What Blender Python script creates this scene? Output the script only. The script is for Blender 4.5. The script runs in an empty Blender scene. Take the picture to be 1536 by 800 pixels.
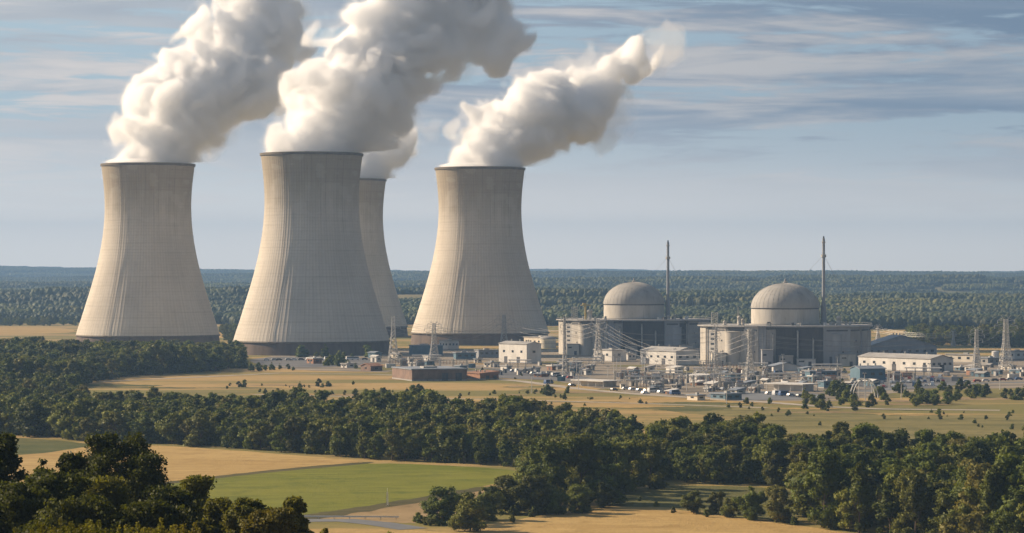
import bpy, math, random
import numpy as np
from mathutils import Vector

SC = bpy.context.scene
COL = SC.collection
R = math.radians
FPX, EYE, HY, CX = 4267.0, 60.0, 410.0, 768.0      # focal length and horizon in photo pixels, eye height in metres

# ------------------------------------------------------------------ camera, sky, sun, exposure
cam = bpy.data.cameras.new("camera"); cam_o = bpy.data.objects.new("camera", cam); COL.objects.link(cam_o)
cam_o.location = (0, 0, EYE); cam_o.rotation_euler = (R(90), 0, 0)
cam.lens = 100; cam.sensor_width = 36; cam.shift_y = 10 / 1536
cam.clip_start = 1; cam.clip_end = 60000
SC.camera = cam_o
SUN_AZ, SUN_EL = 158.0, 27.0                        # direction to the sun: degrees from +X, and above the horizon
SD = Vector((math.cos(R(SUN_AZ)) * math.cos(R(SUN_EL)), math.sin(R(SUN_AZ)) * math.cos(R(SUN_EL)), math.sin(R(SUN_EL))))
sun = bpy.data.lights.new("sun", 'SUN'); sun.energy = 5.0; sun.angle = R(0.6); sun.color = (1.0, 0.785, 0.55)
sun_o = bpy.data.objects.new("sun", sun); COL.objects.link(sun_o)
sun_o.rotation_euler = SD.to_track_quat('Z', 'Y').to_euler()
vs = SC.view_settings
vs.view_transform = 'Standard'; vs.look = 'None'; vs.exposure = 0.72; vs.gamma = 1.0
SC.cycles.use_denoising = True
SC.cycles.max_bounces = 18; SC.cycles.diffuse_bounces = 2; SC.cycles.glossy_bounces = 1
SC.cycles.transmission_bounces = 2; SC.cycles.volume_bounces = 16; SC.cycles.transparent_max_bounces = 8
SC.cycles.sample_clamp_indirect = 6
SC.cycles.use_adaptive_sampling = True; SC.cycles.adaptive_threshold = 0.01


class NT:
    """Small helper for node trees."""
    def __init__(s, tree): s.t = tree; s.n = tree.nodes; s.l = tree.links
    def node(s, typ, **kw):
        n = s.n.new(typ)
        for k, v in kw.items(): setattr(n, k, v)
        return n
    def put(s, sock, v):
        if isinstance(v, bpy.types.NodeSocket): s.l.new(v, sock)
        elif v is not None: sock.default_value = v
    def math(s, op, a, b=None, c=None, clamp=False):
        n = s.node('ShaderNodeMath', operation=op, use_clamp=clamp); s.put(n.inputs[0], a); s.put(n.inputs[1], b)
        if c is not None: s.put(n.inputs[2], c)
        return n.outputs[0]
    def mix(s, f, a, b, mode='MIX'):
        n = s.node('ShaderNodeMix', data_type='RGBA', blend_type=mode)
        s.put(n.inputs[0], f); s.put(n.inputs[6], a); s.put(n.inputs[7], b); return n.outputs[2]
    def ramp(s, v, lo, hi, a=0.0, b=1.0):
        n = s.node('ShaderNodeMapRange', clamp=True); n.interpolation_type = 'SMOOTHSTEP'
        s.put(n.inputs[0], v); s.put(n.inputs[1], lo); s.put(n.inputs[2], hi); s.put(n.inputs[3], a); s.put(n.inputs[4], b)
        return n.outputs[0]
    def noise(s, vec, scale, detail=4.0, rough=0.55, dist=0.0, lac=2.0):
        n = s.node('ShaderNodeTexNoise'); s.put(n.inputs['Vector'], vec); n.inputs['Scale'].default_value = scale
        n.inputs['Detail'].default_value = detail; n.inputs['Roughness'].default_value = rough
        n.inputs['Distortion'].default_value = dist; n.inputs['Lacunarity'].default_value = lac; return n.outputs[0]
    def vscale(s, vec, v, off=(0, 0, 0)):
        n = s.node('ShaderNodeMapping'); s.put(n.inputs[0], vec); n.inputs[1].default_value = off; n.inputs[3].default_value = v
        return n.outputs[0]


def c4(c): return (c[0], c[1], c[2], 1.0)

# sky: a Sky Texture seen through broken, streaky layer cloud (all by direction from the place, none by screen position)
world = bpy.data.worlds.new("World"); SC.world = world; world.use_nodes = True
w = NT(world.node_tree); w.n.clear()
tc = w.node('ShaderNodeTexCoord'); D = tc.outputs['Generated']
sx = w.node('ShaderNodeSeparateXYZ'); w.l.new(D, sx.inputs[0])
sky = w.node('ShaderNodeTexSky', sky_type='NISHITA', sun_disc=False)
sky.sun_elevation = R(SUN_EL); sky.sun_rotation = R(90 - SUN_AZ); sky.altitude = 150; sky.air_density = 1.0; sky.dust_density = 0.6
skyc = w.mix(1.0, sky.outputs[0], (0.05, 0.05, 0.05, 1), 'MULTIPLY')
el = sx.outputs[2]
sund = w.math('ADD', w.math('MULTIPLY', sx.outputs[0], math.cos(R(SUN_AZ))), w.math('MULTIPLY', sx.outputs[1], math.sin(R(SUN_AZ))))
n1 = w.noise(w.vscale(D, (5.5, 5.5, 48), (.7, .2, 0)), 1.0, 6, 0.58, 0.5)
n2 = w.noise(w.vscale(D, (5.5, 5.5, 66), (3.1, 1.7, .4)), 1.0, 6, 0.58, 0.9)
n3 = w.noise(w.vscale(D, (4, 4, 44), (1.3, 5.2, 2.2)), 1.0, 4, 0.5, 0.6)
n4 = w.noise(w.vscale(D, (22, 22, 260), (5.1, 2.2, .9)), 1.0, 5, 0.6, 1.2)
warm = w.ramp(sund, 0.19, 0.52)                                  # nearer the sun the cloud is brighter
K = 0.607
def sc(c, k=1.0): return (c[0] * K * k, c[1] * K * k, c[2] * K * k, 1)
dark_c = w.mix(warm, sc((0.165, 0.235, 0.335)), sc((0.40, 0.44, 0.50)))
mid_c = w.mix(warm, sc((0.29, 0.345, 0.42)), sc((0.56, 0.575, 0.60)))
lite_c = w.mix(warm, sc((0.48, 0.475, 0.485)), sc((0.80, 0.725, 0.675)))
blue_c = w.mix(warm, sc((0.33, 0.44, 0.545)), sc((0.47, 0.595, 0.69)))
cl = w.mix(w.ramp(n3, 0.40, 0.58), dark_c, mid_c)
streak = w.math('ADD', w.math('MULTIPLY', n2, 0.82), w.math('MULTIPLY', n4, 0.18))
cl = w.mix(w.ramp(streak, 0.44, 0.64), cl, lite_c)
gap = w.ramp(w.math('ADD', n1, w.math('MULTIPLY', w.math('SUBTRACT', n4, 0.5), 0.35)), 0.37, 0.47)
thin = w.mix(0.15, blue_c, skyc)
body = w.mix(gap, thin, cl)
low = w.ramp(el, 0.004, 0.066, 0.96, 0.0)                        # bright veil low over the horizon
warm2 = w.ramp(sund, 0.10, 0.40)
veil = w.mix(warm2, sc((1.52, 1.32, 1.08)), sc((1.78, 1.54, 1.28)))
veil2 = w.mix(warm2, sc((0.70, 0.69, 0.68)), sc((1.06, 0.99, 0.92)))
body = w.mix(low, body, w.mix(w.ramp(el, 0.006, 0.045), veil, veil2))
high = w.ramp(el, 0.15, 0.6, 0.0, 0.55)
body = w.mix(high, body, skyc)
body = w.mix(w.ramp(sund, -0.75, 0.12, 0.78, 0.0), body, sc((0.10, 0.125, 0.16)))   # added: unseen sky away from the sun darkened to cut fill light
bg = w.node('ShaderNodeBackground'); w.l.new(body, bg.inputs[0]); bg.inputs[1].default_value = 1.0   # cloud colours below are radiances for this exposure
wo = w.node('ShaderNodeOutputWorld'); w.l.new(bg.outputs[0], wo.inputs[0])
world.cycles.sampling_method = 'AUTOMATIC'

# ------------------------------------------------------------------ helpers
def G(px, py, z=0.0):
    """Ground point (at height z) that stands at a photo pixel."""
    Y = (EYE - z) * FPX / (py - HY); return Vector(((px - CX) / FPX * Y, Y, z))
def ppm(Y): return FPX / Y
def at(px, py, Y): return Vector(((px - CX) / FPX * Y, Y, EYE - (py - HY) / FPX * Y))

def link(o, parent=None):
    COL.objects.link(o)
    if parent is not None: o.parent = parent
    return o
def tag(o, label=None, cat=None, group=None, kind=None):
    if label: o['label'] = label
    if cat: o['category'] = cat
    if group: o['group'] = group
    if kind: o['kind'] = kind
    return o
def empty(name, loc, rz=0.0, **kw):
    o = bpy.data.objects.new(name, None); o.location = loc; o.rotation_euler = (0, 0, rz); o.empty_display_size = .1
    return tag(link(o), **kw)
def copy_tree(o, parent=None):
    c = o.copy(); COL.objects.link(c)
    if parent is not None: c.parent = parent
    for ch in list(o.children): copy_tree(ch, c)
    return c

class MB:
    """Collects boxes, bars, tubes and sheets and links them as ONE mesh object."""
    def __init__(s): s.v = []; s.f = []; s.mi = []; s.m = 0
    def add(s, vs_, fs):
        b = len(s.v); s.v += [tuple(p) for p in vs_]; s.f += [tuple(i + b for i in f) for f in fs]; s.mi += [s.m] * len(fs)
    def box(s, c, size, rz=0.0):
        hx, hy, hz = size[0] / 2, size[1] / 2, size[2] / 2; ca, sa = math.cos(rz), math.sin(rz); P = []
        for z in (-hz, hz):
            for x, y in ((-hx, -hy), (hx, -hy), (hx, hy), (-hx, hy)):
                P.append((c[0] + x * ca - y * sa, c[1] + x * sa + y * ca, c[2] + z))
        s.add(P, [(3, 2, 1, 0), (4, 5, 6, 7), (0, 1, 5, 4), (1, 2, 6, 5), (2, 3, 7, 6), (3, 0, 4, 7)]); return s
    def prism(s, poly, z0, z1, ztop=None):
        n = len(poly); a = [(p[0], p[1], z0) for p in poly]
        b = [(p[0], p[1], z1 if ztop is None else ztop[i]) for i, p in enumerate(poly)]
        s.add(a + b, [tuple(range(n - 1, -1, -1)), tuple(range(n, 2 * n))] + [(i, (i + 1) % n, n + (i + 1) % n, n + i) for i in range(n)]); return s
    def tube(s, p, q, r0, r1=None, n=5):
        p, q = Vector(p), Vector(q); r1 = r0 if r1 is None else r1; d = (q - p)
        if d.length < 1e-6: return s
        d.normalize(); u = d.orthogonal().normalized(); v = d.cross(u); P = []
        for c, r in ((p, r0), (q, r1)):
            for i in range(n):
                a = 2 * math.pi * i / n; P.append(c + u * (r * math.cos(a)) + v * (r * math.sin(a)))
        s.add(P, [(i, (i + 1) % n, n + (i + 1) % n, n + i) for i in range(n)] + [tuple(range(n - 1, -1, -1)), tuple(range(n, 2 * n))]); return s
    def path(s, pts, r0, r1, n=5):
        k = len(pts) - 1
        for i in range(k): s.tube(pts[i], pts[i + 1], r0 + (r1 - r0) * i / k, r0 + (r1 - r0) * (i + 1) / k, n)
        return s
    def lathe(s, prof, c=(0, 0), n=48, cap=True):
        P = []; k = len(prof)
        for r, z in prof:
            for i in range(n):
                a = 2 * math.pi * i / n; P.append((c[0] + r * math.cos(a), c[1] + r * math.sin(a), z))
        F = [(j * n + i, j * n + (i + 1) % n, (j + 1) * n + (i + 1) % n, (j + 1) * n + i) for j in range(k - 1) for i in range(n)]
        if cap: F += [tuple(range(n - 1, -1, -1)), tuple(range((k - 1) * n, k * n))]
        s.add(P, F); return s
    def build(s, name, mats, parent=None, smooth=False, **kw):
        me = bpy.data.meshes.new(name); me.from_pydata(s.v, [], s.f)
        mats = mats if isinstance(mats, (list, tuple)) else [mats]
        for m in mats: me.materials.append(m)
        if len(mats) > 1: me.polygons.foreach_set('material_index', s.mi)
        if smooth: me.polygons.foreach_set('use_smooth', [True] * len(me.polygons))
        me.update()
        return tag(link(bpy.data.objects.new(name, me), parent), **kw)

def np_mesh(name, v, quads, mats, tris=None):
    me = bpy.data.meshes.new(name); v = np.asarray(v, np.float32); nq = len(quads)
    tris = np.zeros((0, 3), int) if tris is None else tris; nt = len(tris)
    me.vertices.add(len(v)); me.vertices.foreach_set('co', v.ravel())
    me.loops.add(nq * 4 + nt * 3); me.loops.foreach_set('vertex_index', np.concatenate([np.asarray(quads).ravel(), np.asarray(tris).ravel()]).astype(np.int32))
    me.polygons.add(nq + nt)
    me.polygons.foreach_set('loop_start', np.concatenate([np.arange(nq) * 4, nq * 4 + np.arange(nt) * 3]).astype(np.int32))
    for m in (mats if isinstance(mats, (list, tuple)) else [mats]): me.materials.append(m)
    me.update(calc_edges=True); return me

# ------------------------------------------------------------------ materials
def new_mat(name):
    m = bpy.data.materials.new(name); m.use_nodes = True; t = NT(m.node_tree); t.n.clear()
    out = t.node('ShaderNodeOutputMaterial'); return m, t, out
def bsdf(t, out, col, rough=0.8, metal=0.0, bump=None, bstr=0.3, bdist=0.1, spec=0.3):
    b = t.node('ShaderNodeBsdfPrincipled'); t.put(b.inputs['Base Color'], col); t.put(b.inputs['Roughness'], rough)
    b.inputs['Metallic'].default_value = metal; b.inputs['Specular IOR Level'].default_value = spec
    if bump is not None:
        n = t.node('ShaderNodeBump'); n.inputs['Strength'].default_value = bstr; n.inputs['Distance'].default_value = bdist
        t.put(n.inputs['Height'], bump); t.l.new(n.outputs[0], b.inputs['Normal'])
    t.l.new(b.outputs[0], out.inputs[0]); return b
def surf(name, a, b, scale=0.3, stretch=(1, 1, 1), rough=0.8, metal=0.0, lo=0.35, hi=0.65, spots=0.0, spec=0.3):
    m, t, out = new_mat(name); co = t.node('ShaderNodeTexCoord').outputs['Object']
    col = t.mix(t.ramp(t.noise(t.vscale(co, stretch), scale, 5, .6), lo, hi), c4(a), c4(b))
    if spots: col = t.mix(t.ramp(t.noise(t.vscale(co, (1, 1, .18)), scale * 4, 4, .6), .52, .72, 0, spots), col, c4([x * .45 for x in a]))
    bsdf(t, out, col, rough, metal, spec=spec); return m

def concrete_shell():
    m, t, out = new_mat('tower_concrete'); co = t.node('ShaderNodeTexCoord').outputs['Object']
    sp = t.node('ShaderNodeSeparateXYZ'); t.l.new(co, sp.inputs[0]); z = sp.outputs[2]
    ang = t.math('ARCTAN2', sp.outputs[1], sp.outputs[0])
    cv = t.node('ShaderNodeCombineXYZ'); t.put(cv.inputs[0], t.math('MULTIPLY', ang, 40.0)); t.put(cv.inputs[1], z); uv = cv.outputs[0]
    broad = t.noise(t.vscale(uv, (.03, .02, 1)), 1, 4, .6)
    streak = t.noise(t.vscale(uv, (.9, .012, 1)), 1, 4, .6)
    lift = t.noise(t.vscale(uv, (.012, .55, 1)), 1, 3, .6)
    blotch = t.noise(t.vscale(uv, (.35, .35, 1)), 1, 5, .65)
    col = t.mix(t.ramp(broad, .3, .7), (.52, .47, .40, 1), (.62, .565, .485, 1))
    col = t.mix(t.ramp(streak, .42, .75, 0, .26), col, (.32, .285, .24, 1))
    col = t.mix(t.ramp(lift, .5, .78, 0, .35), col, (.30, .265, .22, 1))
    col = t.mix(t.ramp(blotch, .5, .8, 0, .3), col, (.28, .25, .21, 1))
    # pour lines every 1.8 m and rib joints
    fr = t.math('FRACT', t.math('DIVIDE', z, 2.4))
    line = t.ramp(t.math('ABSOLUTE', t.math('SUBTRACT', fr, .5)), .40, .5, 0, .2)
    col = t.mix(line, col, (.2, .18, .155, 1))
    fa = t.math('FRACT', t.math('MULTIPLY', ang, 110 / (2 * math.pi)))
    col = t.mix(t.ramp(t.math('ABSOLUTE', t.math('SUBTRACT', fa, .5)), .36, .5, 0, .17), col, (.2, .18, .155, 1))
    # weathered, darker upper shell with an uneven lower edge
    edge = t.math('ADD', z, t.math('MULTIPLY', t.math('SUBTRACT', t.noise(t.vscale(uv, (.12, .03, 1)), 1, 3, .6), .5), 36))
    col = t.mix(t.ramp(edge, 96, 138, 0, .66), col, (.25, .20, .125, 1))
    run = t.math('MULTIPLY', t.ramp(t.noise(t.vscale(uv, (.55, .006, 1), (4, 2, 0)), 1, 4, .65), .50, .72), t.ramp(t.math('ADD', z, t.math('MULTIPLY', t.noise(t.vscale(uv, (.3, 0, 1)), 1, 2, .5), 60)), 95, 165))
    col = t.mix(t.math('MULTIPLY', run, .55), col, (.12, .10, .075, 1))
    patch = t.noise(t.vscale(uv, (.05, .11, 1), (7, 1, 0)), 1, 2, .4)
    col = t.mix(t.ramp(patch, .56, .60, 0, .16), col, (.62, .58, .52, 1))
    chips = t.noise(t.vscale(uv, (.8, 1.2, 1)), 1, 2, .5)
    col = t.mix(t.math('MULTIPLY', t.ramp(chips, .70, .76), t.ramp(z, 120, 146)), col, (.07, .06, .05, 1))
    bsdf(t, out, col, .9, bump=t.math('ADD', blotch, lift), bstr=.25, bdist=.25); return m

def foliage(name, a, b, c, rough=0.6, trans=0.28, stands=False):
    m, t, out = new_mat(name); co = t.node('ShaderNodeTexCoord').outputs['Object']
    inf = t.node('ShaderNodeObjectInfo')
    col = t.mix(t.ramp(t.noise(co, .55, 3, .6), .35, .65), c4(a), c4(b))
    col = t.mix(t.math('MULTIPLY', t.ramp(inf.outputs['Random'], .25, 1.0), .75), col, c4(c))
    br = t.node('ShaderNodeHueSaturation'); t.put(br.inputs['Color'], col)
    t.put(br.inputs['Value'], t.math('ADD', t.math('MULTIPLY', t.math('FRACT', t.math('MULTIPLY', inf.outputs['Random'], 7.31)), .5), .75))
    col = br.outputs[0]
    if stands:                                                       # species stands, contrast raised to paint dark bands like shaded ridge fronts
        gp = t.node('ShaderNodeNewGeometry').outputs['Position']; st = t.noise(t.vscale(gp, (.0011, .0036, 0)), 1, 4, .6)
        col = t.mix(t.ramp(st, .36, .50), t.mix(1.0, col, (.40, .50, .55, 1), 'MULTIPLY'), t.mix(t.ramp(st, .52, .68), col, t.mix(1.0, col, (2.1, 1.8, 1.2, 1), 'MULTIPLY')))
    d = t.node('ShaderNodeBsdfPrincipled'); t.put(d.inputs['Base Color'], col); d.inputs['Roughness'].default_value = rough
    d.inputs['Specular IOR Level'].default_value = .15
    tr = t.node('ShaderNodeBsdfTranslucent'); t.put(tr.inputs[0], t.mix(1.0, col, (1.25, 1.15, .55, 1), 'MULTIPLY'))
    mx = t.node('ShaderNodeMixShader'); mx.inputs[0].default_value = trans
    t.l.new(d.outputs[0], mx.inputs[1]); t.l.new(tr.outputs[0], mx.inputs[2]); t.l.new(mx.outputs[0], out.inputs[0]); return m

def field(name, a, b, c, row=(1, 0), rs=.05, streak=.35, rough=.95):
    """Crop: broad tone changes, tractor rows along `row`, fine tufts."""
    m, t, out = new_mat(name); co = t.node('ShaderNodeTexCoord').outputs['Object']
    mp = t.node('ShaderNodeMapping'); t.l.new(co, mp.inputs[0]); mp.inputs[2].default_value = (0, 0, -math.atan2(row[1], row[0])); v = mp.outputs[0]
    col = t.mix(t.ramp(t.noise(t.vscale(v, (.006, .02, 1)), 1, 4, .6), .32, .68), c4(a), c4(b))
    col = t.mix(t.ramp(t.noise(t.vscale(v, (.022, rs * 3, 1)), 1, 5, .68), .46, .68, 0, streak), col, c4(c))
    col = t.mix(t.ramp(t.noise(t.vscale(v, (.10, .06, 1), (9, 4, 0)), 1, 4, .7), .46, .72, 0, .55), col, c4(c))
    col = t.mix(t.ramp(t.noise(t.vscale(v, (.05, .11, 1), (2, 7, 0)), 1, 4, .65), .5, .7, 0, .5), col, c4([x * 1.18 for x in b]))
    col = t.mix(t.ramp(t.noise(v, .5, 3, .7), .5, .8, 0, .35), col, c4([x * .55 for x in a]))
    bsdf(t, out, col, rough, bump=t.noise(v, .9, 4, .7), bstr=.7, bdist=.5, spec=.1); return m

M = {}
M['shell'] = concrete_shell()
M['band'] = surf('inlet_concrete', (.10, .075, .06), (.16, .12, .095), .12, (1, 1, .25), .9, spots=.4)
M['rim'] = surf('rim_concrete', (.13, .11, .085), (.19, .16, .12), .3)
M['inner'] = surf('tower_inside', (.05, .05, .05), (.08, .08, .08), .1)
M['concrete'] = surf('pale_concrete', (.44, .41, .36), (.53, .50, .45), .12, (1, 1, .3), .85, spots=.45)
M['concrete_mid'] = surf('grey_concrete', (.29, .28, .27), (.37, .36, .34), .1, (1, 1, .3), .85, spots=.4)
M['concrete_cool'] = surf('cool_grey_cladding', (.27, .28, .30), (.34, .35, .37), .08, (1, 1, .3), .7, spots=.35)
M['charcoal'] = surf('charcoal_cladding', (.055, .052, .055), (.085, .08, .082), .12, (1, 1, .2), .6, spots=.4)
M['dome'] = surf('dome_concrete', (.33, .315, .29), (.40, .385, .36), .1, (1, 1, .5), .8, spots=.4)
M['roof'] = surf('roof_felt', (.30, .29, .28), (.40, .39, .37), .08, rough=.9, spots=.3)
M['roof_blue'] = surf('blue_grey_roof', (.20, .23, .27), (.27, .30, .34), .06, rough=.6, spots=.3)
M['white'] = surf('white_wall', (.54, .525, .495), (.68, .66, .625), .12, (1, 1, .3), .7, spots=.3)
M['cream'] = surf('cream_wall', (.58, .53, .44), (.68, .63, .54), .15, (1, 1, .3), .8, spots=.3)
M['teal'] = surf('teal_wall', (.08, .15, .20), (.12, .20, .26), .12, (1, 1, .3), .6)
M['brick'] = surf('brown_brick', (.17, .12, .10), (.24, .165, .13), .25, rough=.9, spots=.3)
M['brick_pink'] = surf('pale_brick', (.34, .22, .17), (.42, .29, .22), .25, rough=.9, spots=.3)
M['rust'] = surf('rusty_sheet', (.24, .12, .075), (.33, .18, .11), .3, rough=.8, spots=.4)
M['glass'] = surf('dark_glass', (.02, .025, .03), (.04, .045, .05), .5, rough=.2, spec=.5)
M['door'] = surf('dark_door', (.06, .065, .075), (.10, .10, .11), .4, rough=.6)
M['steel'] = surf('galvanised_steel', (.34, .33, .31), (.46, .45, .42), .6, rough=.55, metal=.25)
M['steel_white'] = surf('white_steel', (.60, .58, .54), (.70, .68, .64), .6, rough=.5)
M['yellow'] = surf('yellow_paint', (.46, .33, .10), (.54, .40, .14), .6, rough=.5)
M['pylon_steel'] = surf('pylon_steel', (.36, .355, .34), (.46, .45, .43), .6, rough=.6)
M['wire'] = surf('wire', (.16, .16, .16), (.24, .24, .24), .1, rough=.5, metal=.4)
M['bark'] = surf('bark', (.07, .05, .035), (.14, .105, .075), 1.5, (1, 1, .2), .95)
M['asphalt'] = surf('asphalt', (.10, .10, .105), (.155, .15, .148), .03, (1, 1, 1), .85, spots=.2)
M['track'] = surf('pale_track', (.33, .29, .23), (.42, .37, .30), .05, (1, 1, 1), .95)
M['roadgrey'] = surf('grey_road', (.14, .145, .15), (.20, .205, .21), .05, (1, 1, 1), .7)
M['yard'] = surf('yard_paving', (.13, .11, .085), (.30, .25, .185), .018, (1, 3, 1), .9, lo=.38, hi=.60)
M['tyre'] = surf('tyre', (.015, .015, .015), (.03, .03, .03), 2)
CARS = {'white': ((.70, .70, .69), (.78, .78, .77)), 'silver': ((.36, .37, .38), (.44, .45, .46)), 'black': ((.02, .02, .022), (.035, .035, .04)),
        'blue': ((.05, .10, .22), (.07, .13, .27)), 'red': ((.28, .035, .03), (.34, .05, .04))}
for k, (a, b) in CARS.items(): M['car_' + k] = surf('car_paint_' + k, a, b, 1.0, rough=.3, spec=.5)
M['leaf'] = foliage('forest_leaf', (.070, .100, .015), (.125, .155, .026), (.175, .178, .034))
M['leaf_dark'] = foliage('dark_leaf', (.045, .064, .011), (.078, .098, .018), (.11, .115, .024))
M['leaf_light'] = foliage('pale_leaf', (.085, .095, .022), (.13, .135, .035), (.17, .155, .045))
M['leaf_fg'] = foliage('near_leaf', (.028, .040, .007), (.072, .088, .013), (.125, .128, .019), trans=.45)
M['leaf_warm'] = foliage('yellowgreen_leaf', (.095, .11, .018), (.15, .152, .028), (.18, .16, .034), trans=.4)
M['leaf_far'] = foliage('far_leaf', (.040, .056, .018), (.066, .080, .026), (.085, .088, .030), trans=.05, stands=True)
M['wheat'] = field('golden_stubble', (.38, .255, .095), (.46, .325, .135), (.25, .16, .055), (1, -.15), .06)
M['green'] = field('green_crop', (.135, .155, .018), (.195, .195, .028), (.075, .10, .012), (1, .18), .08, .5)
M['green_dull'] = field('dull_grass', (.09, .10, .034), (.14, .13, .048), (.055, .068, .022), (1, .05), .05)
M['dry'] = field('dry_grass', (.27, .19, .095), (.35, .255, .14), (.15, .115, .052), (1, .1), .04, .5)
M['verge'] = field('rough_verge', (.075, .07, .03), (.12, .10, .045), (.05, .05, .02), (1, .3), .08)
M['plain_green'] = field('olive_pasture', (.15, .14, .05), (.24, .20, .08), (.095, .095, .034), (1, 0), .02, .6)

def ground_mat():
    m, t, out = new_mat('meadow_ground'); co = t.node('ShaderNodeTexCoord').outputs['Object']
    sp = t.node('ShaderNodeSeparateXYZ'); t.l.new(co, sp.inputs[0])
    big = t.noise(t.vscale(co, (.0022, .011, 1)), 1, 4, .6)
    col = t.mix(t.ramp(big, .42, .56), (.40, .275, .115, 1), (.19, .17, .055, 1))
    col = t.mix(t.ramp(t.noise(t.vscale(co, (.006, .05, 1), (3, 1, 0)), 1, 5, .65), .5, .72, 0, .6), col, (.24, .165, .08, 1))
    col = t.mix(t.ramp(t.noise(co, .12, 5, .7), .52, .75, 0, .6), col, (.10, .09, .036, 1))
    far = t.ramp(sp.outputs[1], 3300, 3900)
    col = t.mix(far, col, t.mix(t.ramp(t.noise(co, .004, 3, .5), .4, .6), (.09, .105, .035, 1), (.22, .18, .085, 1)))
    bsdf(t, out, col, .95, bump=t.noise(co, .6, 4, .7), bstr=.6, bdist=.5, spec=.1); return m
M['ground'] = ground_mat()

# ------------------------------------------------------------------ terrain
def sstep(a, b, x):
    t = np.clip((x - a) / (b - a), 0, 1); return t * t * (3 - 2 * t)
_rg = np.random.default_rng(5)
_waves = [(_rg.uniform(.7, 1.3) / w_, _rg.uniform(-.5, .5) / w_, _rg.uniform(0, 6.28), a) for w_, a in ((900, 1.0), (620, .8), (1500, 1.2), (380, .5), (2300, 1.0)) for _ in range(2)]
def height(x, y):
    x = np.asarray(x, float); y = np.asarray(y, float)
    near = 58.0 * np.clip(1 - np.maximum(y, -400) / 560.0, 0, 1.4); near = np.where(y > 430, 13.4 * (1 - sstep(430, 640, y)), near)
    near = np.where(y < 0, 58.0 + 0 * y, near)
    n = sum(a * np.sin(fy * y * 1.0 + fx * x * .6 + ph) for fy, fx, ph, a in _waves)
    amp = sstep(3100, 5200, y) * (1.1 + .9 * sstep(6000, 15000, y))
    wob = 260 * np.sin(x / 900 + .6) + 160 * np.sin(x / 410 + 2)
    gau = lambda c, wd: np.exp(-((y + wob - c) / wd) ** 2)
    ridge = 20 * gau(4400, 330) * (1 + .4 * np.sin(x / 330 + 2)) + 31 * gau(6500, 520) * (1 + .25 * np.sin(x / 520)) + 33 * gau(9300, 850) * (1 + .4 * np.sin(x / 1100 + 1)) + 26 * gau(12600, 1100) * (1 + .4 * np.sin(x / 1300 + 4))
    crest = np.exp(-((y - 16600) / 1100) ** 2) * (17 + 13 * np.sin(x / 640 + .5) + 14 * np.sin(x / 1450 + 2.2) + 4 * np.sin(x / 260))
    rise = 34 * sstep(3500, 17000, y)
    left = 20 * sstep(9000, 16000, y) * sstep(-1100, -3000, x)
    cut = 1 - sstep(17600, 20000, y)
    return near + (amp * n + ridge + crest + rise + left) * cut * sstep(3050, 3600, y)

ys = np.concatenate([np.arange(-400, 700, 20), np.arange(700, 3000, 100), np.arange(3000, 18601, 100)])
us = np.linspace(-1, 1, 141)
gx = us[None, :] * (900 + .42 * np.maximum(ys, 0))[:, None]; gy = np.repeat(ys[:, None], len(us), 1); gz = height(gx, gy)
nr, nc = gx.shape; idx = np.arange(nr * nc).reshape(nr, nc)
q = np.stack([idx[:-1, :-1], idx[:-1, 1:], idx[1:, 1:], idx[1:, :-1]], -1).reshape(-1, 4)
me = np_mesh('ground', np.stack([gx, gy, gz], -1).reshape(-1, 3), q, M['ground']); me.polygons.foreach_set('use_smooth', [True] * len(q))
ground = tag(link(bpy.data.objects.new('ground', me)), kind='structure')

def sheet(name, pts, mat, z, smooth=3, jit=0.0, seed=0, **kw):
    """A field or road outline given at photo pixels, laid on the plain."""
    rnd = random.Random(seed); P = [G(*p) for p in pts]
    for _ in range(smooth):
        Q = []
        for i in range(len(P)):
            a, b = P[i], P[(i + 1) % len(P)]; Q += [a * .78 + b * .22, a * .22 + b * .78]
        P = Q
    mb = MB()
    n = len(P); mb.v = [(p.x + rnd.uniform(-jit, jit), p.y + rnd.uniform(-jit, jit) * 2, z) for p in P]; mb.f = [tuple(range(n))]; mb.mi = [0]
    o = mb.build(name, mat, **kw)
    import bmesh
    bm = bmesh.new(); bm.from_mesh(o.data); bmesh.ops.triangulate(bm, faces=bm.faces[:])
    for f in bm.faces:
        if f.normal.z < 0: f.normal_flip()
    bm.to_mesh(o.data); bm.free(); return o
def road(name, pts, wpx, mat, z):
    """A strip through photo pixels, wpx metres wide."""
    P = [G(*p) for p in pts]; L, Rr = [], []
    for i, p in enumerate(P):
        d = (P[min(i + 1, len(P) - 1)] - P[max(i - 1, 0)]); d.z = 0; d.normalize(); nn = Vector((-d.y, d.x, 0)) * (wpx / 2)
        L.append((p.x + nn.x, p.y + nn.y, z)); Rr.append((p.x - nn.x, p.y - nn.y, z))
    mb = MB(); k = len(P)
    mb.add(L + Rr, [(k + i, k + i + 1, i + 1, i) for i in range(k - 1)])
    return mb.build(name, mat, kind='structure')

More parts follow.
